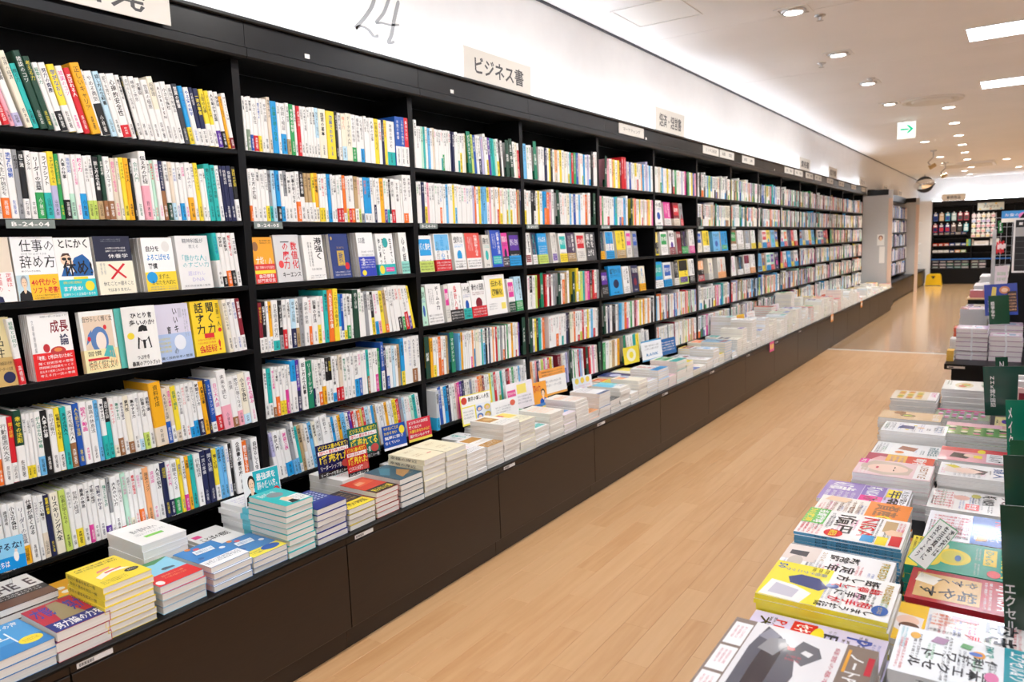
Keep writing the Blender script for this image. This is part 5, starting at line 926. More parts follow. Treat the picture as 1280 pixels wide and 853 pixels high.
def mag_stack(i, x, y1, ztop, n, w, h, t, cov, ops, desc, place, band=None, spine='r', m='gloss', sp='', rot=0, zb=.4204, sc=None, jit=.003):
    R_ = random.Random(900 + i)
    if ops is None: ops = gen_art(R_, cov)
    if 1 < len(ops) and i < 40:
        ops = [('z', R_.uniform(.02, .5), v_, R_.uniform(.6, .98), v_ + .07, 2, R_.choice('kkrbzPg')) for v_ in (.03, .13, .24, .36, .47, .58, .69, .8, .9)] + list(ops) if lum(cov) > .45 else ops
    n = max(1, int(round((ztop - zb) / (t + .0006)))) if n is None else n
    t0 = (ztop - zb) / n - .0006; z = zb; t = t0
    ps = flat_book(w, h, t, cov, ops, band, None, spine, m, R_, back=sc or cov, thin=True, sptxt=sp, spc=sc or 'ECEAE6')
    for q in range(n):
        lb = '%s, %s, %s from the top' % (desc, place, ordn(n - q))
        last = q == n - 1
        put('magazine', ps, lb, 'magazine', (x + (0 if last else R_.uniform(-jit, jit)), y1 + (0 if last else R_.uniform(-jit, jit)), z + q * (t + .0006)), (0, 0, -math.pi / 2 + rot + (0 if last else R_.uniform(-.012, .012))), 'magazines stacked on the tables')
nisa = [('b', 0, 0, .6, .22, '6CB85A'), ('T', .04, .11, .56, .21, '投資戦略', 'w'), ('T', .04, .01, .56, .1, '303銘柄', 'y'), ('T', .06, .55, .82, .75, 'NISA', 'r'), ('T', .06, .32, .8, .53, '1億円', 'k'), ('e', .84, .36, .13, .09, 'D8262C'), ('T', .74, .32, .94, .4, '高配当', 'y'), ('b', .1, .78, .5, .9, 'C8A87A'), ('z', .1, .91, .6, .98, 2, 'r'), ('b', .6, .88, .95, .98, 'r'), ('b', .72, .62, .95, .74, '3A9AD0'), ('b', .7, .76, .98, .86, 'y'), ('z', .62, .02, .98, .24, 5, 'r'), ('z', .1, .24, .7, .3, 1, 'z'), ('p', [(.4, .86), (.5, .8), (.62, .84), (.6, .96), (.44, .97)], 'h')]
pres = [('b', 0, 0, 1, .48, 'F0DF3E'), ('p', [(.3, .4), (.5, .5), (.62, .44), (.55, .2), (.4, .16), (.28, .25)], '2E3F78'), ('e', .42, .52, .06, .05, '3A5AA0'), ('p', [(.55, .05), (.98, .02), (1, .35), (.72, .4), (.6, .25)], 'F2F0EA'), ('p', [(.62, .1), (.9, .08), (.92, .28), (.7, .3)], 'C8C4CE'), ('W', .46, .55, .62, .8, '勝手に', 'k'), ('W', .66, .52, .8, .86, '相手が', 'r'), ('W', .28, .5, .42, .9, '納得して', 'r'), ('W', .84, .45, .97, .9, 'しまう技術', 'k'), ('W', .08, .52, .24, .86, '話し方', 'k'), ('T', .1, .9, .6, .98, 'PRESIDENT', 'C8A850'), ('e', .78, .92, .12, .06, '2E5FA8'), ('t', .7, .9, .86, .94, 'ビジネス', 'y'), ('v', .15, .1, .25, .45, '最強テクニック', 'b'), ('T', .06, .02, .22, .12, '50', 'b'), ('z', .03, .3, .14, .46, 3, 'k')]
pres2 = [('b', 0, 0, .5, .32, 'E4D6CC'), ('p', [(.2, .05), (.34, .05), (.36, .22), (.18, .22)], '4A4A50'), ('e', .55, .14, .2, .07, 'C8BCB0'), ('W', .12, .42, .34, .7, '新常識', 'k'), ('W', .42, .42, .64, .7, '定年', 'k'), ('T', .1, .88, .9, .98, 'PRESIDENT', 'C8A850'), ('z', .4, .3, .8, .4, 3, 'z'), ('t', .1, .34, .4, .4, '2024', 'T')]
pcm = [('T', .1, .7, .45, .95, 'PC', '3A4FA8'), ('T', .1, .56, .9, .68, '日経', 'n'), ('b', .05, .32, .62, .5, 'D8262C'), ('T', .08, .34, .6, .48, 'セキュリティ', 'w'), ('e', .3, .52, .22, .05, 'y'), ('T', .1, .18, .7, .3, 'PDFの', 'r'), ('T', .1, .06, .8, .17, '大解剖', 'k'), ('T', .5, .62, .95, .78, 'パソコン', 'k'), ('T', .66, .46, .96, .6, '寿命', 'r'), ('b', .62, .84, .96, .95, 'E83040'), ('z', .64, .3, .95, .44, 4, 'k')]
purp = [('b', 0, 0, 1, .45, '9E86C0'), ('T', .05, .05, .45, .4, '65歳', 'w'), ('z', .5, .04, .95, .42, 5, 'w'), ('T', .08, .5, .5, .7, '新NISA', 'w'), ('b', .05, .46, .6, .72, '8A70B4'), ('T', .08, .49, .56, .69, '新NISA', 'w'), ('b', .1, .74, .5, .95, 'y'), ('T', .12, .76, .9, .93, '年金', 'k'), ('b', .55, .46, .95, .72, 'E83A90'), ('T', .58, .5, .93, .7, 'スポーツ', 'k'), ('b', .0, .9, 1, 1, 'F2F0F2'), ('T', .1, .91, .9, .99, '人生が変わる', 'k')]
orng = [('b', 0, .55, 1, 1, 'F08A3A'), ('T', .08, .62, .6, .9, '資産', 'B'), ('e', .75, .75, .18, .1, 'y'), ('T', .62, .7, .9, .8, '億万', 'r'), ('z', .1, .1, .9, .5, 6, 'B'), ('p', [(.0, .1), (.2, .05), (.25, .3), (.05, .35)], 'h')]
face_ = [('b', 0, 0, 1, 1, 'E9C9CC'), ('p', [(.05, .2), (.4, .05), (.75, .08), (.95, .4), (.8, .72), (.4, .75), (.1, .55)], 'CDB9A8'), ('e', .5, .42, .26, .27, 'F0CDBB'), ('b', .38, .5, .46, .515, 'H'), ('b', .56, .5, .64, .515, 'H'), ('e', .5, .28, .07, .02, 'C85060'), ('b', .05, .78, .95, .99, 'F2F0EE'), ('T', .1, .82, .9, .96, 'LIFESTYLE', 'B'), ('b', .0, .0, .3, .12, 'E8409A'), ('T', .03, .02, .27, .1, '32', 'w'), ('z', .6, .05, .95, .2, 3, 'w')]
shirt = [('b', 0, 0, 1, .3, 'B0405A'), ('p', [(.2, .2), (.5, .1), (.8, .3), (.7, .5), (.3, .5)], 'E8B0B0'), ('b', 0, .3, 1, .6, 'E4A83A'), ('z', .1, .35, .9, .58, 3, 'v'), ('b', 0, .6, 1, 1, 'D8442E'), ('T', .1, .7, .7, .9, '動物', 'w'), ('e', .8, .65, .12, .08, 'y')]
white1 = [('p', [(.3, .3), (.6, .25), (.65, .5), (.35, .5)], '3A4A8A'), ('e', .45, .6, .08, .06, 'h'), ('z', .1, .05, .9, .2, 3, 'z'), ('e', .25, .5, .04, .03, 'y'), ('e', .75, .4, .04, .03, 'y'), ('T', .1, .82, .8, .95, 'ひととき', '7A9AC0')]
white2 = [('b', .05, .25, .95, .6, 'F4F2EE'), ('p', [(.2, .4), (.5, .35), (.6, .6), (.3, .65)], 'A86A4A'), ('e', .75, .4, .1, .07, 'E0803A'), ('z', .1, .05, .9, .2, 3, 'z'), ('T', .1, .8, .8, .95, '天然生活', '6A8A8A')]
avoc = [('b', 0, 0, 1, 1, 'DDBE96'), ('e', .5, .45, .16, .13, '7A6A42'), ('e', .5, .45, .1, .08, 'A8B45A'), ('e', .2, .3, .2, .1, '9A6A44'), ('T', .1, .84, .9, .97, 'きょうの料理', 'w')]
food = [('b', 0, 0, 1, 1, 'E8DCC8')] + [('e', .15 + .17 * (q % 5), .2 + .2 * (q // 5), .09, .08, ('D8A83A', 'C8803A', 'E8C86A', 'A8A84A')[q % 4]) for q in range(15)] + [('b', 0, .8, 1, 1, 'F2EEF0'), ('T', .1, .83, .6, .97, 'おかず', 'P')]
excel = [('b', 0, .8, 1, 1, '1C98A4'), ('T', .05, .83, .85, .97, 'エクセル&ワード', 'w'), ('W', .62, .12, .84, .76, '基本エクセル', 'k'), ('W', .36, .2, .58, .76, '便利技ワード', 'k'), ('T', .06, .66, .3, .74, 'FMVで', '2A9A8A'), ('e', .3, .62, .07, .05, 'E8A040'), ('e', .3, .6, .04, .05, '4A70C0'), ('p', [(.1, .3), (.24, .26), (.26, .36), (.12, .4)], 'B08AA8'), ('p', [(.12, .5), (.22, .48), (.24, .56), (.14, .58)], '6AA870'), ('e', .18, .14, .07, .04, 'E8B04A'), ('z', .04, .02, .5, .08, 2, '7AC0C8'), ('e', .7, .72, .1, .05, 'E07AA8')]
akiya = [('b', 0, 0, 1, .27, 'F2C22E'), ('p', [(.3, .04), (.7, .02), (.8, .12), (.7, .24), (.35, .25)], 'F2E8E0'), ('e', .48, .13, .14, .09, 'F0C8B0'), ('e', .62, .15, .1, .08, '6A4A3A'), ('T', .05, .7, .95, .95, '空き家', 'k'), ('T', .5, .56, .95, .69, '売る', 'r'), ('Z', .1, .3, .45, .65, 4, 'o'), ('Z', .5, .3, .95, .54, 4, 'k'), ('b', .1, .45, .2, .66, 'E84A4A')]
rednisa = [('b', .12, .06, .9, .62, 'D8B070'), ('p', [(.14, .08), (.42, .05), (.5, .22), (.24, .28)], 'E8E2D2'), ('W', .5, .1, .85, .6, '増やす', 'k'), ('W', .18, .24, .4, .6, 'やすく', 'k'), ('b', .04, .64, .96, .96, 'B81E2A'), ('T', .1, .74, .9, .94, '新NISA', 'w'), ('z', .08, .64, .92, .72, 2, 'w'), ('b', 0, 0, .06, 1, 'A81824')]
green = [('b', 0, 0, 1, .12, 'E8D23A'), ('e', .52, .42, .26, .17, 'E0C83A'), ('e', .52, .42, .2, .11, 'C8C04A'), ('e', .54, .47, .1, .03, '3A6AA0'), ('e', .7, .22, .2, .1, 'E0C83A'), ('e', .22, .3, .12, .07, 'E8DAB0'), ('b', .1, .7, .62, .82, 'E8C83A'), ('T', .12, .71, .6, .81, 'iDeCo', '1A8A70'), ('T', .2, .85, .95, .97, 'NISA', 'y'), ('e', .85, .8, .11, .06, 'D84848'), ('z', .6, .62, .95, .68, 2, 'w'), ('z', .1, .62, .5, .68, 2, 'w'), ('z', .05, .02, .8, .1, 2, 'k')]
bluen = [('b', 0, .52, 1, 1, '1E6AC0'), ('T', .1, .76, .55, .96, 'NISA', 'r'), ('W', .7, .56, .86, .96, '新しい投信', 'w'), ('W', .5, .56, .64, .9, '超入門', 'w'), ('b', 0, .86, .4, 1, 'y'), ('Z', .12, .06, .9, .48, 7, 'r'), ('Z', .5, .3, .95, .5, 3, 'k'), ('p', [(.7, .6), (.9, .58), (.86, .7), (.74, .7)], 'E0A040')]
rougo = [('b', .04, .8, .9, .98, 'F4F2EE'), ('T', .1, .84, .9, .97, '大人の', 'R'), ('T', .08, .62, .6, .8, '新NISA', 'k'), ('e', .35, .38, .12, .1, 'E8B8A8'), ('Z', .1, .04, .9, .28, 6, 'r'), ('b', .62, .44, .9, .6, 'E85050'), ('T', .64, .46, .88, .58, '年収', 'w'), ('z', .1, .5, .55, .6, 3, 'k'), ('e', .2, .55, .1, .06, 'B0A84A')]
gface = [('p', [(.3, .1), (.7, .05), (.8, .4), (.6, .6), (.35, .55)], 'E8D8CC'), ('e', .5, .4, .18, .18, 'F0D0BE'), ('p', [(.3, .4), (.5, .62), (.7, .5), (.68, .62), (.4, .68)], '3A3230'), ('p', [(.2, .05), (.4, .2), (.3, .3), (.15, .2)], 'D8C83A'), ('b', .1, .72, .9, .92, 'F2F2F2'), ('T', .14, .74, .86, .9, '婦人', '3A5A90'), ('z', .7, .2, .95, .6, 6, 'z')]
pinkm = [('b', 0, 0, .32, 1, 'D84A50'), ('b', .3, 0, 1, 1, 'E8A8B0'), ('p', [(.4, .2), (.75, .15), (.8, .4), (.5, .5)], '2A2A30'), ('e', .55, .45, .12, .1, 'F0D0BE'), ('b', .3, .68, .9, .95, 'F2F0F0'), ('T', .34, .7, .86, .93, 'ハルメク', 'k'), ('e', .2, .6, .14, .06, 'y'), ('b', .5, .5, .7, .62, 'y')]
gard = [('b', 0, 0, .3, .9, 'E8B8C4'), ('b', .3, 0, 1, 1, '6A9A5A')] + [('e', .38 + .12 * (q % 5), .12 + .2 * (q // 5), .06, .06, ('F0E8D0', '3A7A40', 'D88AA0', 'A8C86A')[q % 4]) for q in range(25)]
purpf = [('b', 0, 0, 1, 1, '8A9A7A')] + [('e', .1 + .16 * (q % 6), .1 + .13 * (q // 6), .07, .05, ('B86AA8', '6A8A5A', 'E0C8DC', 'D05090')[q % 4]) for q in range(40)] + [('b', 0, .0, .12, 1, 'D84A7A')]
salad = [('b', 0, 0, 1, 1, 'F2F4EE'), ('e', .5, .45, .3, .2, 'E0D6B0'), ('e', .42, .48, .12, .1, 'D8A84A'), ('e', .6, .42, .1, .09, 'C8604A'), ('e', .5, .5, .08, .07, '9AB45A'), ('T', .05, .8, .6, .96, '栄養と料理', '4AA860'), ('z', .05, .06, .5, .18, 2, '4AA860')]
for i, a in enumerate((
    (1.835, 1.562, .565, None, .205, .262, .012, 'D8CFE8', pcm, 'lilac computer magazine with red cyber panel', 'beneath the laptop-case box', None, 'r', 'gloss', ''),
    (1.83, 1.765, .6, None, .197, .263, .0105, 'F2F1EC', pres, 'business magazine, half yellow and half white, yellow spine', 'near the aisle corner', None, 'r', 'gloss', ''),
    (1.808, 1.975, .562, None, .2, .252, .0128, 'F1F0EE', pres2, 'white business magazine with coffee pot picture', 'behind the yellow one', None, 'r', 'gloss', ''),
    (1.8, 2.245, .575, None, .212, .262, .0078, 'F2EFEA', nisa, 'white money magazine with red and black headline', 'on the aisle side', None, 'r', 'gloss', '投資で資産1億円をめざす'),
    (1.79, 2.468, .545, None, .21, .255, .0128, 'F3EDE4', orng, 'orange-topped money magazine', 'behind the red-headline one', None, 'r', 'gloss', ''),
    (1.762, 2.705, .522, None, .212, .257, .0128, 'D8C8E4', purp, 'purple and yellow money magazine', 'aisle side', None, 'r', 'gloss', ''),
    (1.832, 2.905, .558, None, .19, .235, .0128, 'EAC8CC', face_, 'pink magazine with a large woman face', 'aisle side', None, 'r', 'gloss', ''),
    (1.828, 3.105, .53, None, .19, .225, .0128, 'C85A78', shirt, 'red and yellow patterned magazine', 'behind the pink one', None, 'r', 'gloss', ''),
    (1.822, 3.375, .508, None, .19, .24, .0128, 'F1F1EF', white2, 'white lifestyle magazine with brown bag', 'aisle side', None, 'r', 'gloss', ''),
    (1.825, 3.575, .552, None, .175, .238, .0128, 'F2F3F4', white1, 'white magazine with a small blue figure', 'aisle side', None, 'r', 'gloss', ''),
    (1.782, 3.81, .55, None, .16, .245, .011, 'E2C8A2', avoc, 'beige cookery magazine with an avocado', 'aisle side', None, 'r', 'gloss', ''),
    (1.778, 4.27, .562, None, .22, .2, .011, 'E6D8C4', food, 'cookery magazine with yellow dishes', 'far aisle corner', None, 'r', 'gloss', ''),
    (2.118, 1.545, .615, None, .178, .212, .021, 'EFF2F2', excel, 'white spreadsheet guide with turquoise end', 'by the laptop-case box', None, 'r', 'cover', 'エクセルの基本便利技'),
    (2.085, 1.775, .556, None, .18, .24, .0128, 'F2F0EC', akiya, 'white and yellow housing magazine with a resting woman', 'rack side', None, 'r', 'gloss', ''),
    (2.096, 1.985, .556, None, .178, .232, .012, 'B01E2A', rednisa, 'red money mook with gold panel', 'rack side', None, 'r', 'gloss', ''),
    (2.072, 2.235, .545, None, .215, .236, .012, '1D9A82', green, 'green savings mook with yellow cartoon fish', 'rack side', None, 'r', 'gloss', ''),
    (2.088, 2.53, .525, None, .235, .215, .0128, 'F0F1F4', bluen, 'blue and white money magazine', 'rack side', None, 'r', 'gloss', ''),
    (2.068, 2.83, .505, None, .21, .235, .0128, 'F2EFEA', rougo, 'white retirement magazine with red type', 'rack side', None, 'r', 'gloss', ''),
    (2.08, 3.005, .552, None, .165, .212, .0128, 'F0F0EE', gface, 'white magazine with a woman in a dark hat', 'rack side', None, 'r', 'gloss', ''),
    (2.06, 3.315, .532, None, .2, .222, .0128, 'E0A0A8', pinkm, 'pink and red magazine with white name block', 'rack side', None, 'r', 'gloss', ''),
    (2.052, 3.685, .55, None, .225, .222, .011, 'D8A8A0', gard, 'garden magazine with green borders', 'rack side', None, 'r', 'gloss', ''),
    (1.985, 4.06, .525, None, .2, .215, .01, 'C8B8C0', purpf, 'flower magazine in purple and green', 'rack side', None, 'r', 'gloss', ''),
    (1.99, 4.44, .602, None, .26, .2, .012, 'F0F2EC', salad, 'white nutrition magazine with a salad', 'far end of the near table', None, 'r', 'gloss', ''),
    (2.22, 4.1, .5, None, .2, .11, .011, 'F0E4A0', None, 'yellow language textbook', 'under the green dividers', None, 'r', 'gloss', ''),
)):
    x, y1, zt, n, w, h, t, cov, ops, desc, place, band, sp, mt, st = a
    mag_stack(i, x, y1, zt, n, w, h, t, cov, ops, desc, place, band, sp, mt, st, sc={1: 'F0DF3E', 3: '5AA0C8', 14: 'B01E2A', 15: '1D9A82'}.get(i, 'E8E6E2'))
# the laptop-case box on top of the nearest pile
t = thing('laptop_case_box', 'grey-brown boxed laptop case set with photo lid on nearest pile', 'box', (1.862, 1.34, .61), (0, 0, -math.pi / 2), None)
W_, H_, T_ = .3, .246, .045
m_ = MB(); m_.box(0, 0, 0, W_, H_, T_, '8A7B72'); part('box_body', m_, 'gloss', t)
m_ = MB(); art(m_, [('b', .0, .16, 1, .8, 'E4E2E2'), ('b', 0, .8, 1, 1, '85756A'), ('p', [(.02, .25), (.3, .2), (.98, .2), (.98, .5), (.5, .56), (.24, .5), (.1, .36)], '5A5A64'), ('p', [(.1, .3), (.5, .28), (.98, .28), (.98, .4), (.3, .42)], '3A3238'), ('p', [(.04, .27), (.16, .22), (.2, .34), (.1, .36)], '8A8A96'),
    ('p', [(.16, .3), (.3, .26), (.34, .38), (.2, .44), (.12, .4)], '8E8E92'), ('p', [(.1, .52), (.28, .46), (.38, .58), (.24, .68), (.14, .64)], '6A6A70'), ('p', [(.2, .56), (.24, .54), (.27, .6), (.22, .62)], 'E4E2E2'), ('p', [(.2, .44), (.24, .45), (.23, .5), (.2, .49)], 'C03040'), ('Z', .28, .46, .36, .56, 2, 'C05060')]
    + [('b', .06 + .31 * q, .02, .34 + .31 * q, .15, 'F2F1EF') for q in range(3)] + [('z', .1 + .31 * q, .04, .26 + .31 * q, .13, 3, 'C06070') for q in range(3)] + [('z', .08, .73, .95, .78, 1, 'C04858'), ('T', .1, .83, .75, .95, 'ノートPCケース', 'w'), ('b', .06, .82, .32, .84, 'E0A040'), ('b', .1, .955, .3, .995, 'C03040')], (0, 0, T_), (W_, 0, 0), (0, H_, 0), (0, 0, 1), rnd)
part('lid_print', m_, 'gloss', t)
mag_stack(60, 1.87, 1.345, .609, None, .29, .24, .0165, '8A7B72', [], 'grey-brown boxed mook', 'under the laptop-case box', None, 'r', 'gloss', '', sc='8A7B72')
# price card leaning between the two columns of magazines
t = thing('display_card', 'white card with green border and black handwriting among the magazines', 'card', (2.088, 1.93, .60), (Matrix.Rotation(math.radians(8), 3, 'Z') @ Matrix.Rotation(math.radians(72), 3, 'X') @ Matrix.Rotation(math.radians(-34), 3, 'Z')).to_euler())
m_ = MB(); m_.box(0, 0, -.0006, .046, .12, .0006, '5AB478'); art(m_, [('b', .03, .02, .97, .98, 'F0F2EC'), ('W', .72, .3, .92, .96, '選択は', 'k'), ('W', .42, .12, .64, .96, '生活資金に', 'k'), ('W', .14, .1, .34, .9, '役立てよう', 'k')], (0, 0, .0006), (.046, 0, 0), (0, .12, 0), (0, 0, 1), rnd); part('card', m_, 'gloss', t)
s_ = MB(); s_.tube([(.03, .01, -.003), (.06, -.03, -.02)], .0025, 'F4F7F8'); part('stem', s_, 'clear', t)
# plates and folders along the rack at the edge of the near table
t = thing('magazine_rack', 'tall black magazine rack standing behind the near display table', 'rack', (2.345, .9, 0))
m_ = MB(); m_.box(.03, 0, 0, .5, 4.0, .42); part('base', m_, 'black', t)
m_ = MB(); m_.box(.3, 0, .42, .33, 4.0, 1.02); part('back_panel', m_, 'black', t)
for z in (.44, .557): m_ = MB(); m_.box(.0, .01, z, .3, 3.99, z + .012); part('shelf', m_, 'black', t)
def rack_plate(x0, x1, y, z0, z1, col, txt, label, tilt=0, tx=(.12, .1, .32, .9), th=.003, m='gloss', rod=0):
    t = thing('divider_plate', label, 'divider', (x0, y, z0), (math.radians(tilt), math.radians(-4), 0), 'green dividers at the magazine rack')
    m_ = MB(); m_.box(0, 0, 0, x1 - x0, th, z1 - z0, col)
    if rod: m_.box(x1 - x0, 0, .0, x1 - x0 + rod, th, .008, col)
    part('plate', m_, m, t)
    if txt: m_ = MB(); art(m_, [('W', tx[0], tx[1], tx[2], tx[3], txt, 'w')], (0, 0, 0), (x1 - x0, 0, 0), (0, 0, z1 - z0), (0, -1, 0), rnd); part('lettering', m_, 'matte', t)
rack_plate(2.183, 2.3446, 3.88, .548, .772, '1D4A3C', 'NHK諸外国語', 'large dark green divider lettered for foreign languages, tilted over the magazines', 3, (.14, .18, .27, .82))
rack_plate(2.208, 2.264, 4.6, .575, .712, '1D4A34', 'NH', 'small green divider with two white letters behind the large one', 2, (.25, .15, .75, .9), rod=.082)
rack_plate(2.276, 2.3446, 3.2, .535, .757, '12785A', 'メイク', 'bright green divider edge-on beside the garden magazine', 0, (.08, .2, .3, .9))
rack_plate(2.288, 2.3446, 2.9, .56, .68, '2A5A3A', '', 'mid green divider low beside the hat magazine')
rack_plate(2.287, 2.3446, 2.48, .43, .735, '1C4230', '', 'tall dark green divider in clear sleeve beside the retirement magazine')
rack_plate(2.288, 2.3446, 1.76, .535, .815, '24422E', 'エクセル', 'camouflage green divider with white letters nearest the laptop box', 0, (.03, .04, .4, .42))
for j, (y, c, z1) in enumerate(((3.62, 'E6E2DC', .78), (3.55, 'F2F0EE', .77), (3.5, 'C8C4BE', .775), (3.44, 'E4B8B0', .76))):
    m_ = MB(); m_.box(0, 0, 0, .16, .02, z1 - .57, c); art(m_, [('b', .02, .5, .2, .9, 'R' if j == 3 else 'z')], (0, 0, 0), (.16, 0, 0), (0, 0, z1 - .57), (0, -1, 0), rnd)
    solid('textbook', m_, 'cover', 'thin %s textbook upright in the rack by the large divider, %s in its group' % (cname(c), ordn(j + 1)), 'book', 'textbooks in the rack', (2.299, y, .57))
# bundles and piles on the far table
def bundle(i, x, y, w, h, n, t, c, desc, strap=True):
    R_ = random.Random(70 + i)
    for q in range(n):
        th = thing('bundle', '%s, %s from the top' % (desc, ordn(n - q)), 'bundle', (x + R_.uniform(-.004, .004), y + R_.uniform(-.004, .004), .4206 + q * (t + .0012)), (0, 0, R_.uniform(-.015, .015)), 'strapped bundles on the far table')
        m_ = MB(); nl = 4
        for e in range(nl): m_.box(.001 * (e % 2), .001 * (e % 2), t * e / nl + .0002, h - .001 * (e % 2), w, t * (e + 1) / nl - .0004, 'E4DEDC')
        part('page_block', m_, 'paper', th)
        m_ = MB(); m_.box(-.001, -.001, t - .002, h + .001, w + .001, t, c); m_.box(-.001, -.001, 0, h + .001, w + .001, .003, '9A7A90')  # bottom strip coloured darker to stand in for the gap line between bundles
        if q == n - 1: art(m_, [('b', .1, .2, .9, .5, 'F6F6F8'), ('b', .2, .6, .6, .8, 'D080B0'), ('b', .6, .3, .8, .7, 'A8C0D8')], (0, 0, t), (h, 0, 0), (0, w, 0), (0, 0, 1), R_)
        part('cover', m_, 'gloss', th)
        m_ = MB(); m_.box(h * .47, -.002, -.0005, h * .53, -.001, t + .001, 'E8E8EA'); m_.box(h * .47, -.002, t, h * .53, w, t + .0008, 'E8E8EA'); part('strap', m_, 'gloss', th)
bundle(1, 1.918, 6.42, .25, .2, 7, .032, 'E2C8D8', 'plastic-wrapped magazine bundle in the tall pile at the aisle corner')
bundle(2, 2.128, 6.4, .25, .2, 5, .036, 'E8D0DC', 'strapped magazine bundle in the pile beside the tall one')
bundle(3, 2.11, 6.8, .25, .22, 6, .036, 'DCC0D4', 'strapped magazine bundle in the back pile')
for j, (x, y, w, h, zt, c, d, t) in enumerate(((1.868, 6.3, .12, .045, .5, 'D8A848', 'small tan pocket book', .016), (1.865, 6.62, .14, .05, .55, 'F0F0EE', 'small white pocket book', .016), (1.868, 6.95, .16, .05, .6, 'C85A3A', 'small red pocket book', .016))):
    mag_stack(80 + j, x, y + w, zt, None, w, h, t, c, [], d, 'at the aisle edge of the far table', None, 'r', 'cover', '', sc=c)
mag_stack(85, 1.87, 7.95, .69, None, .3, .21, .016, 'D8D4DC', [('b', 0, 0, 1, .3, 'C84A3A'), ('b', 0, .3, .5, .7, '3A5AA8'), ('b', .5, .3, 1, .7, 'E8A0A8'), ('z', .05, .05, .95, .9, 6, 'w')], 'colourful puzzle magazine', 'behind the tall bundle pile', sc='D8D8DA')
mag_stack(86, 1.88, 8.5, .665, None, .32, .2, .018, 'E0DCC8', None, 'cream magazine', 'behind the puzzle magazines', sc='D8D6D0')
mag_stack(87, 2.1, 7.93, .62, None, .3, .2, .018, 'E8B8C0', None, 'pink magazine', 'under the green language plate', sc='D8D6D0')
m_ = MB(); m_.box(0, 0, 0, .2, .4, .012, 'D8B98C'); solid('wooden_tray', m_, 'matte', 'thin pale wooden tray on the far table under white piles', 'tray', None, (1.865, 8.72, .69))
m_ = MB(); m_.box(0.01, 0.01, 0, .19, .39, .269, 'k'); solid('tray_riser', m_, 'black', 'black riser box lifting the pale tray', 'riser', None, (1.865, 8.72, .4203))
mag_stack(88, 1.885, 9.0, .775, None, .2, .13, .012, 'D89AA0', [('b', .1, .2, .9, .8, 'F0D8DC')], 'small pink notebook', 'on the pale tray', zb=.7025, sc='C87880')
mag_stack(89, 1.8 + .07, 9.6, .725, None, .45, .2, .024, 'E2E4EA', [], 'white catalogue', 'in the pile beyond the tray', sc='D4D8E0')
mag_stack(90, 2.1, 9.6, .7, None, .45, .2, .028, 'E4E4E8', [], 'pale catalogue', 'beside the white pile beyond the tray', sc='D4D8E0')
mag_stack(91, 1.865, 10.6, .75, None, .6, .145, .03, 'D8DCE4', [], 'grey-white catalogue', 'in the third pile beyond the tray', sc='C8CCD4')
mag_stack(92, 1.865, 12.4, .77, None, .8, .19, .03, 'E0E2E6', [], 'tall white catalogue', 'in the farthest pile', sc='CCD0D4')
# posters, plates and black fixtures beyond the near table
t = thing('poster_board', 'dark blue poster board with food pictures on the far table', 'poster', (2.075, 7.05, .69), (math.radians(-4), math.radians(-4), 0))
m_ = MB(); m_.box(0, 0, 0, .22, .004, .25, '2A3F96'); part('board', m_, 'gloss', t)
m_ = MB(); art(m_, [('e', .62, .8, .16, .12, 'C8805A'), ('e', .62, .8, .1, .07, 'E8C0A0'), ('p', [(.2, .6), (.35, .62), (.38, .9), (.26, .92)], 'D8C060'), ('b', .7, .1, .98, .75, '3A2A2A'), ('z', .72, .12, .96, .7, 6, 'O'), ('z', .1, .1, .6, .5, 5, 'w')], (0, 0, 0), (.22, 0, 0), (0, 0, .25), (0, -1, 0), rnd); part('print', m_, 'gloss', t)
rack_plate(2.112, 2.245, 6.83, .6445, .868, '1D4A30', '語学学習', 'dark green plate with white letters in front of the blue poster', 0, (.1, .2, .3, .8))
t = thing('display_rack', 'black free-standing display rack with a white-framed grid sign', 'rack', (2.16, 7.12, 0))
m_ = MB(); m_.prism([(0, .4204), (.5, .4204), (.5, 1.5), (.14, 1.5), (.1, 1.44)], 0, .42, 'k'); part('body', m_, 'black', t)
t = thing('grid_sign', 'white-framed black grid sign hanging on the black rack', 'sign', (2.243, 6.0, 1.085))
m_ = MB()
for a in ((0, 0, .012, .36), (.148, 0, .16, .36), (.012, 0, .148, .012), (.012, .348, .148, .36)): m_.box(a[0], 0, a[1], a[2], .012, a[3], 'E8E6E4')
part('frame', m_, 'matte', t)
m_ = MB(); m_.box(.012, .003, .012, .148, .01, .348, 'k'); m_.box(.012, .001, .24, .148, .003, .3, 'B0AEAC'); m_.box(.03, .001, .315, .05, .003, .332, 'w')
for q in range(5): m_.box(.012, .001, .045 + q * .04, .148, .003, .049 + q * .04, '4A4A4C')
part('panel', m_, 'matte', t)
m_ = MB(); m_.box(0, 0, 0, .3, .01, .35, 'k'); m_.box(.06, -.2, .0, .08, 0, .02, 'k'); 
t = thing('display_rack', 'grey post of a low wire rack hung with red packs', 'rack', (1.98, 11, 0))
m_ = MB(); m_.box(.02, 0, .4203, .06, .05, 1.38, 'B8B6B4'); part('post', m_, 'steel', t)
m_ = MB(); [m_.box(.08 + .05 * q, -1.38, .4203, .084 + .05 * q, -1.376, 1.56, 'B8B6B4') for q in range(6)]; [m_.box(.06, -1.376, .5 + .1 * q, .36, -1.373, .504 + .1 * q, 'B8B6B4') for q in range(11)]; m_.box(.04, -1.374, .4203, .06, .0, .44, 'B8B6B4'); part('wire_panel', m_, 'steel', t)
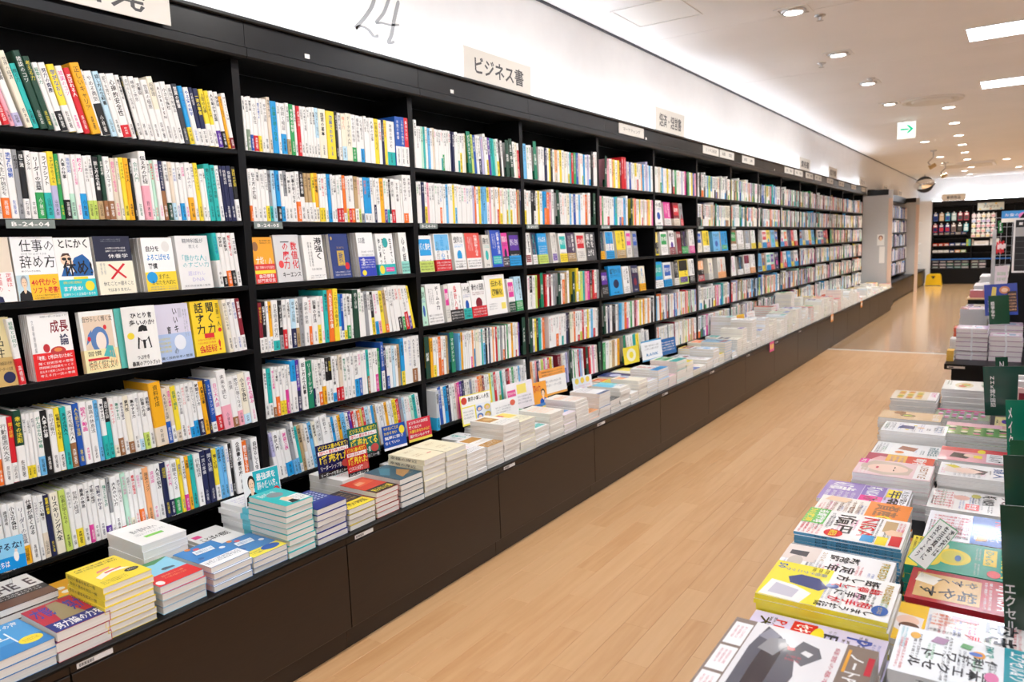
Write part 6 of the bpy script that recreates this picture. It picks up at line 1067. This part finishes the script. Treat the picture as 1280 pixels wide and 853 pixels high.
for j in range(4):
    m_ = MB(); m_.prism([(0, .02), (.008, 0), (.015, .0), (.016, .13), (.001, .13)], 0, .02, 'D82A34'); m_.box(.01, -.001, .05, .03, -.0002, .1, 'F0D0D0')
    solid('red_pack', m_, 'gloss', 'red packet hanging on the grey wire rack, %s of four' % ordn(j + 1), 'packet', 'red packets on the wire rack', (2.075 + .018 * j, 9.598 - .0 * j, 1.115 + .012 * (j % 2)))
rack_plate(2.088, 2.13, 9.616, 1.34, 1.47, '2E7A3E', '文具', 'small green plate high on the grey wire rack', 0, (.3, .15, .7, .85))
m_ = MB(); m_.box(0, 0, 0, .5, .02, .12, '3A8AC8'); art(m_, [('b', 0, 0, 1, .35, 'F0E8D8'), ('z', .05, .45, .95, .85, 1, 'w'), ('e', .4, .55, .1, .3, 'D878B0')], (0, 0, 0), (.5, 0, 0), (0, 0, .12), (0, -1, 0), rnd)
solid('header_board', m_, 'gloss', 'pale blue header board above the wire rack', 'sign', None, (2.11, 9.599, 1.45))
m_ = MB(); m_.box(0, 0, 0, .22, .46, .32, 'k'); solid('riser_block', m_, 'black', 'black riser block holding upright magazines on the far table', 'riser', None, (2.09, 8.24, .4203))
for j, (x, z, c1, c2) in enumerate(((2.07, .7405, 'E8D8DC', '5AB04A'), (2.1, .7405, 'F0E8E0', '3A7A4A'), (2.13, .7405, 'F2F0F0', '4AA84A'), (2.155, .7405, 'E0E4F0', 'D83A3A'))):
    m_ = MB(); m_.box(0, 0, 0, .1, .01, .3 if z < .9 else .16, c1); art(m_, [('b', .1, .1, .9, .4, c2), ('b', .2, .5, .8, .9, c1), ('z', .15, .5, .85, .85, 2, c2)], (0, 0, 0), (.1, 0, 0), (0, 0, .3 if z < .9 else .16), (0, -1, 0), rnd)
    solid('upright_magazine', m_, 'gloss', 'upright %s magazine with %s print on the far rack, %s in line' % (cname(c1), cname(c2), ordn(j + 1)), 'magazine', 'magazines upright on the far rack', (x + .03, 8.3 + .07 * j, z), (math.radians(-8), 0, 0))

# ------------------------------------------------------------------ back wall: stationery, mirror, stool
SX0, SX1, SY = .33, 4.6, 22.85
t = thing('stationery_shelf', 'wide black wall shelf of stationery across the back of the shop', 'shelf', (SX0, SY, 0))
L_ = SX1 - SX0
m_ = MB(); m_.box(0, .3, 0, L_, .32, 2.18); part('back_panel', m_, 'black', t)
m_ = MB(); m_.box(0, 0, 0, L_, .3, .4); part('base', m_, 'black', t)
m_ = MB(); m_.box(0, .02, 2.04, L_, .3, 2.18); part('header', m_, 'fascia', t)
for x in (0, .9, 1.8, 2.7, 3.6): m_ = MB(); m_.box(x, .04, .4, x + .02, .3, 2.04); part('upright', m_, 'black', t)
for z in (.62, .8, .98, 1.18, 1.27): m_ = MB(); m_.box(.02, .05, z, L_, .3, z + .015); part('shelf', m_, 'fascia', t)
m_ = MB(); m_.box(.0, .005, .64, L_, .05, .665, '2E6FC0'); part('price_rail', m_, 'matte', t)
m_ = MB(); m_.tube([(.02, .1, 2.2), (L_, .1, 2.2)], .018, 'w'); part('cove_tube', m_, 'cove_light', t)
plate_ = thing('section_sign', 'cream office supplies sign above the back wall shelf', 'sign', (.535, 22.86, 2.1805))
m_ = MB(); m_.box(0, 0, 0, .54, .01, .172, 'EFE6D4'); art(m_, [('T', .2, .25, .8, .75, '事務用品', 'i')], (0, 0, 0), (.54, 0, 0), (0, 0, .172), (0, -1, 0), rnd); part('board', m_, 'matte', plate_)
plate_ = thing('header_sign', 'white dotted sign on the back shelf header', 'sign', (1.35, 22.858, 1.895))
m_ = MB(); m_.box(0, 0, 0, .57, .01, .185, 'DDE6E2'); art(m_, [('T', .2, .3, .82, .7, 'プレゼント', 'i')] + [('e', .1 + .2 * q, .15 + .7 * (q % 2), .04, .1, ('E8C84A', '6AB8D8', 'E09A5A')[q % 3]) for q in range(5)], (0, 0, 0), (.57, 0, 0), (0, 0, .185), (0, -1, 0), rnd); part('board', m_, 'matte', plate_)
R1 = random.Random(5)
def pack(x, z, w, h, c, c2, label, group, y=22.84, d=.02):
    m_ = MB(); m_.box(0, 0, 0, w, d, h, c); m_.box(w * .35, 0, h, w * .65, .004, h + .03, 'F0EFEC'); art(m_, [('b', .08, .1, .92, .6, c2), ('b', .15, .7, .85, .9, 'w')], (0, 0, 0), (w, 0, 0), (0, 0, h), (0, -1, 0), R1)
    solid('hanging_pack', m_, 'gloss', label, 'packet', group, (x, y, z))
n_ = 0
for row, (z, hh) in enumerate(((1.66, .2), (1.37, .2))):
    for q in range(6):
        c = [('4A6AB0', '2A3A80'), ('C8A888', 'E0C8A8'), ('4AB0C8', '3A50A0'), ('9AB8B8', 'C8D8D4'), ('A83A4A', '4A4A50'), ('B04050', '5A4A4A')][q] if row == 0 else [('B83040', '2A2A60'), ('3A3A70', 'C03040'), ('2A3A80', 'B03040'), ('8A7470', '6A5A58'), ('2A2E30', '4A4A4A'), ('3AA0B0', 'D8E4E4')][q]
        n_ += 1; pack(.36 + .14 * q, z, .105, hh, c[0], c[1], '%s and %s hanging packet, %s from the pier, %s row of the back shelf' % (cname(c[0]), cname(c[1]), ordn(q + 1), 'upper' if row == 0 else 'lower'), 'packets hanging on the back shelf')
for row in range(5):
    for q in range(5):
        c = R1.choice(['F0EEEC', 'E8D8E8', 'D8E8EC', 'F0E8C8', 'E8C8D0', 'F4F2F0', 'C8E0E0', 'F2F2F4']); c2 = R1.choice(['D8E8D8', 'E8B0B8', 'B0C8E0', 'F0D8A0', 'C8B8E0', 'E0E0E0'])
        n_ += 1; pack(1.235 + .105 * q, 1.71 - .125 * row, .09, .095, c, c2, 'pale %s and %s sticker pack, %s in the %s row of the back grid' % (cname(c), cname(c2), ordn(q + 1), ordn(row + 1)), 'sticker packs on the back grid', d=.008)
for row, (z, cs) in enumerate(((1.285, ['3A3A60', '8A3038', '8A8A8C', '2A3A80', 'C8C8C8', '3A4A8A']), (.995, ['C84A30', 'C84A30', 'D06040', '2A4A90', '9AA0A8', '2A50A0']), (.815, ['F0EEEC', 'F0EEEC', 'E8E8E8', '2A3A6A', 'E0A878', 'A8C890']))):
    for q, c in enumerate(cs):
        m_ = MB(); m_.box(0, 0, 0, .115, .12, .075, c); m_.box(.02, -.001, .02, .095, -.0002, .055, 'D8D8D8'); m_.box(-.002, -.004, -.001, .117, .122, .012, 'k')
        solid('pen_tray', m_, 'gloss', '%s tray of pens, %s from the pier, %s tier of the back shelf' % (cname(c), ordn(q + 1), ['upper', 'middle', 'lower'][row]), 'tray', 'pen trays on the back shelf', (.36 + .13 * q, 22.92, z + .0005 + (.001)))
for j, (x, w, h, c, d) in enumerate(((1.129, .045, .17, 'B8CC4A', 'lime file'), (1.178, .045, .17, '5AC0B0', 'mint file'), (1.256, .03, .16, 'E8E0D0', 'cream file'), (1.3, .32, .12, 'F4F4F6', 'white paper pack'), (1.65, .2, .17, 'E8E8EA', 'white box'))):
    m_ = MB(); m_.box(0, 0, 0, w, .15, h, c); art(m_, [('b', .2, .3, .8, .6, 'z' if w < .1 else 'x')], (0, 0, 0), (w, 0, 0), (0, 0, h), (0, -1, 0), R1)
    solid('stationery_item', m_, 'gloss', '%s standing on the middle of the back shelf' % d, 'stationery', None, (x, 22.92, .996))
for row in range(3):
    for q in range(7):
        c = R1.choice(['2A5A4A', '3A6A5A', '4A4A4E', '6A5A6A', '3A4A5A', '8A8088']) ; z = .405 + .075 * row
        m_ = MB(); m_.box(0, 0, 0, .16, .16, .06, c); m_.box(.02, -.001, .02, .14, -.0002, .045, R1.choice(['A8B8B0', 'C8C0C4', '9AA8A8']))
        solid('folder_pile', m_, 'gloss', '%s pile of folders, %s from the pier, %s tier above the back base' % (cname(c), ordn(q + 1), ordn(row + 1)), 'folders', 'folders on the back shelf', ((.36, .53, .70, .87, 1.04, 1.255, 1.425)[q], 22.9, z))
# white pier and shelf of small goods at its side
m_ = MB(); m_.box(-.057, 22.7, 0, .325, YB, 2.2); struct('wall_pier', m_, 'wall')
t = thing('side_shelf', 'small shelf of colourful goods on the side of the white pier', 'shelf', (.0, 20.2, 0))
for z in (.62, .86, 1.1, 1.62): m_ = MB(); m_.box(0, 0, z, .24, 1.2, z + .012); part('shelf', m_, 'grey', t)
m_ = MB(); m_.box(-.02, 0, .42, 0, 1.2, 2.0); part('back_panel', m_, 'white_trim', t)
for j, (z, c) in enumerate(((1.635, 'E8D84A'), (1.635, '5AA84A'), (1.115, 'D8482E'), (1.115, '4A5A90'), (.875, 'E09A5A'), (.875, 'C8B89A'), (.635, '3A3A3E'), (.635, 'E87A2E'))):
    m_ = MB(); m_.box(0, 0, 0, .1, .12, .16, c); m_.box(.01, -.001, .03, .09, -.0003, .12, 'E8E4DC'); solid('boxed_item', m_, 'gloss', '%s boxed item on the side shelf by the pier, %s of eight' % (cname(c), ordn(j + 1)), 'box', 'goods on the side shelf', (.04 + .08 * (j % 2), 20.4 + .35 * (j % 2), z))
t = thing('convex_mirror', 'oval convex security mirror hanging in the far ceiling corner', 'mirror', (.3, 21.0, 2.54))
m_ = MB(); n = 28; rings = []
for i in range(6):
    a = i / 5 * 1.2; rings.append([(.24 * math.sin(a) / math.sin(1.2) * math.cos(2 * math.pi * q / n), -.1 * (math.cos(a) - math.cos(1.2)) / (1 - math.cos(1.2)), .145 * math.sin(a) / math.sin(1.2) * math.sin(2 * math.pi * q / n)) for q in range(n)])
for A, B in zip(rings, rings[1:]):
    for q in range(n): m_.face([A[q], B[q], B[(q + 1) % n], A[(q + 1) % n]][::-1], 'w')
me = m_.mesh('dome', 'chrome')
for p in me.polygons: p.use_smooth = True
import bmesh
bmh = bmesh.new(); bmh.from_mesh(me); bmesh.ops.remove_doubles(bmh, verts=bmh.verts, dist=1e-5); bmesh.ops.recalc_face_normals(bmh, faces=bmh.faces); bmh.to_mesh(me); bmh.free()
dm = link('dome', me, t); dm.rotation_euler = (math.radians(30), math.radians(-8), math.radians(14))
m_ = MB(); m_.tube([(0, .02, .12), (0, .02, .236)], .012, 'G'); part('hanger', m_, 'steel', t)
m_ = MB(); m_.tube([(0, .005, 0), (0, .03, 0)], [.2, .12], 'K', 16); bk = part('back_shell', m_, 'matte', t)
t = thing('step_stool', 'yellow plastic step stool with a dark triangle on the floor', 'stool', (.28, 22.05, 0))
m_ = MB(); prof = [(0, 0), (.38, 0), (.35, .26), (.31, .3), (.07, .3), (.03, .26)]
m_.prism([(a, b) for a, b in prof], 0, .3, 'Y'); part('body', m_, 'yellow_plastic', t)
m_ = MB(); m_.face([(.14, -.002, .25), (.24, -.002, .25), (.19, -.002, .17)][::-1], 'H'); m_.box(.02, -.004, .0, .36, -.0005, .012, 'K'); part('triangle_mark', m_, 'matte', t)
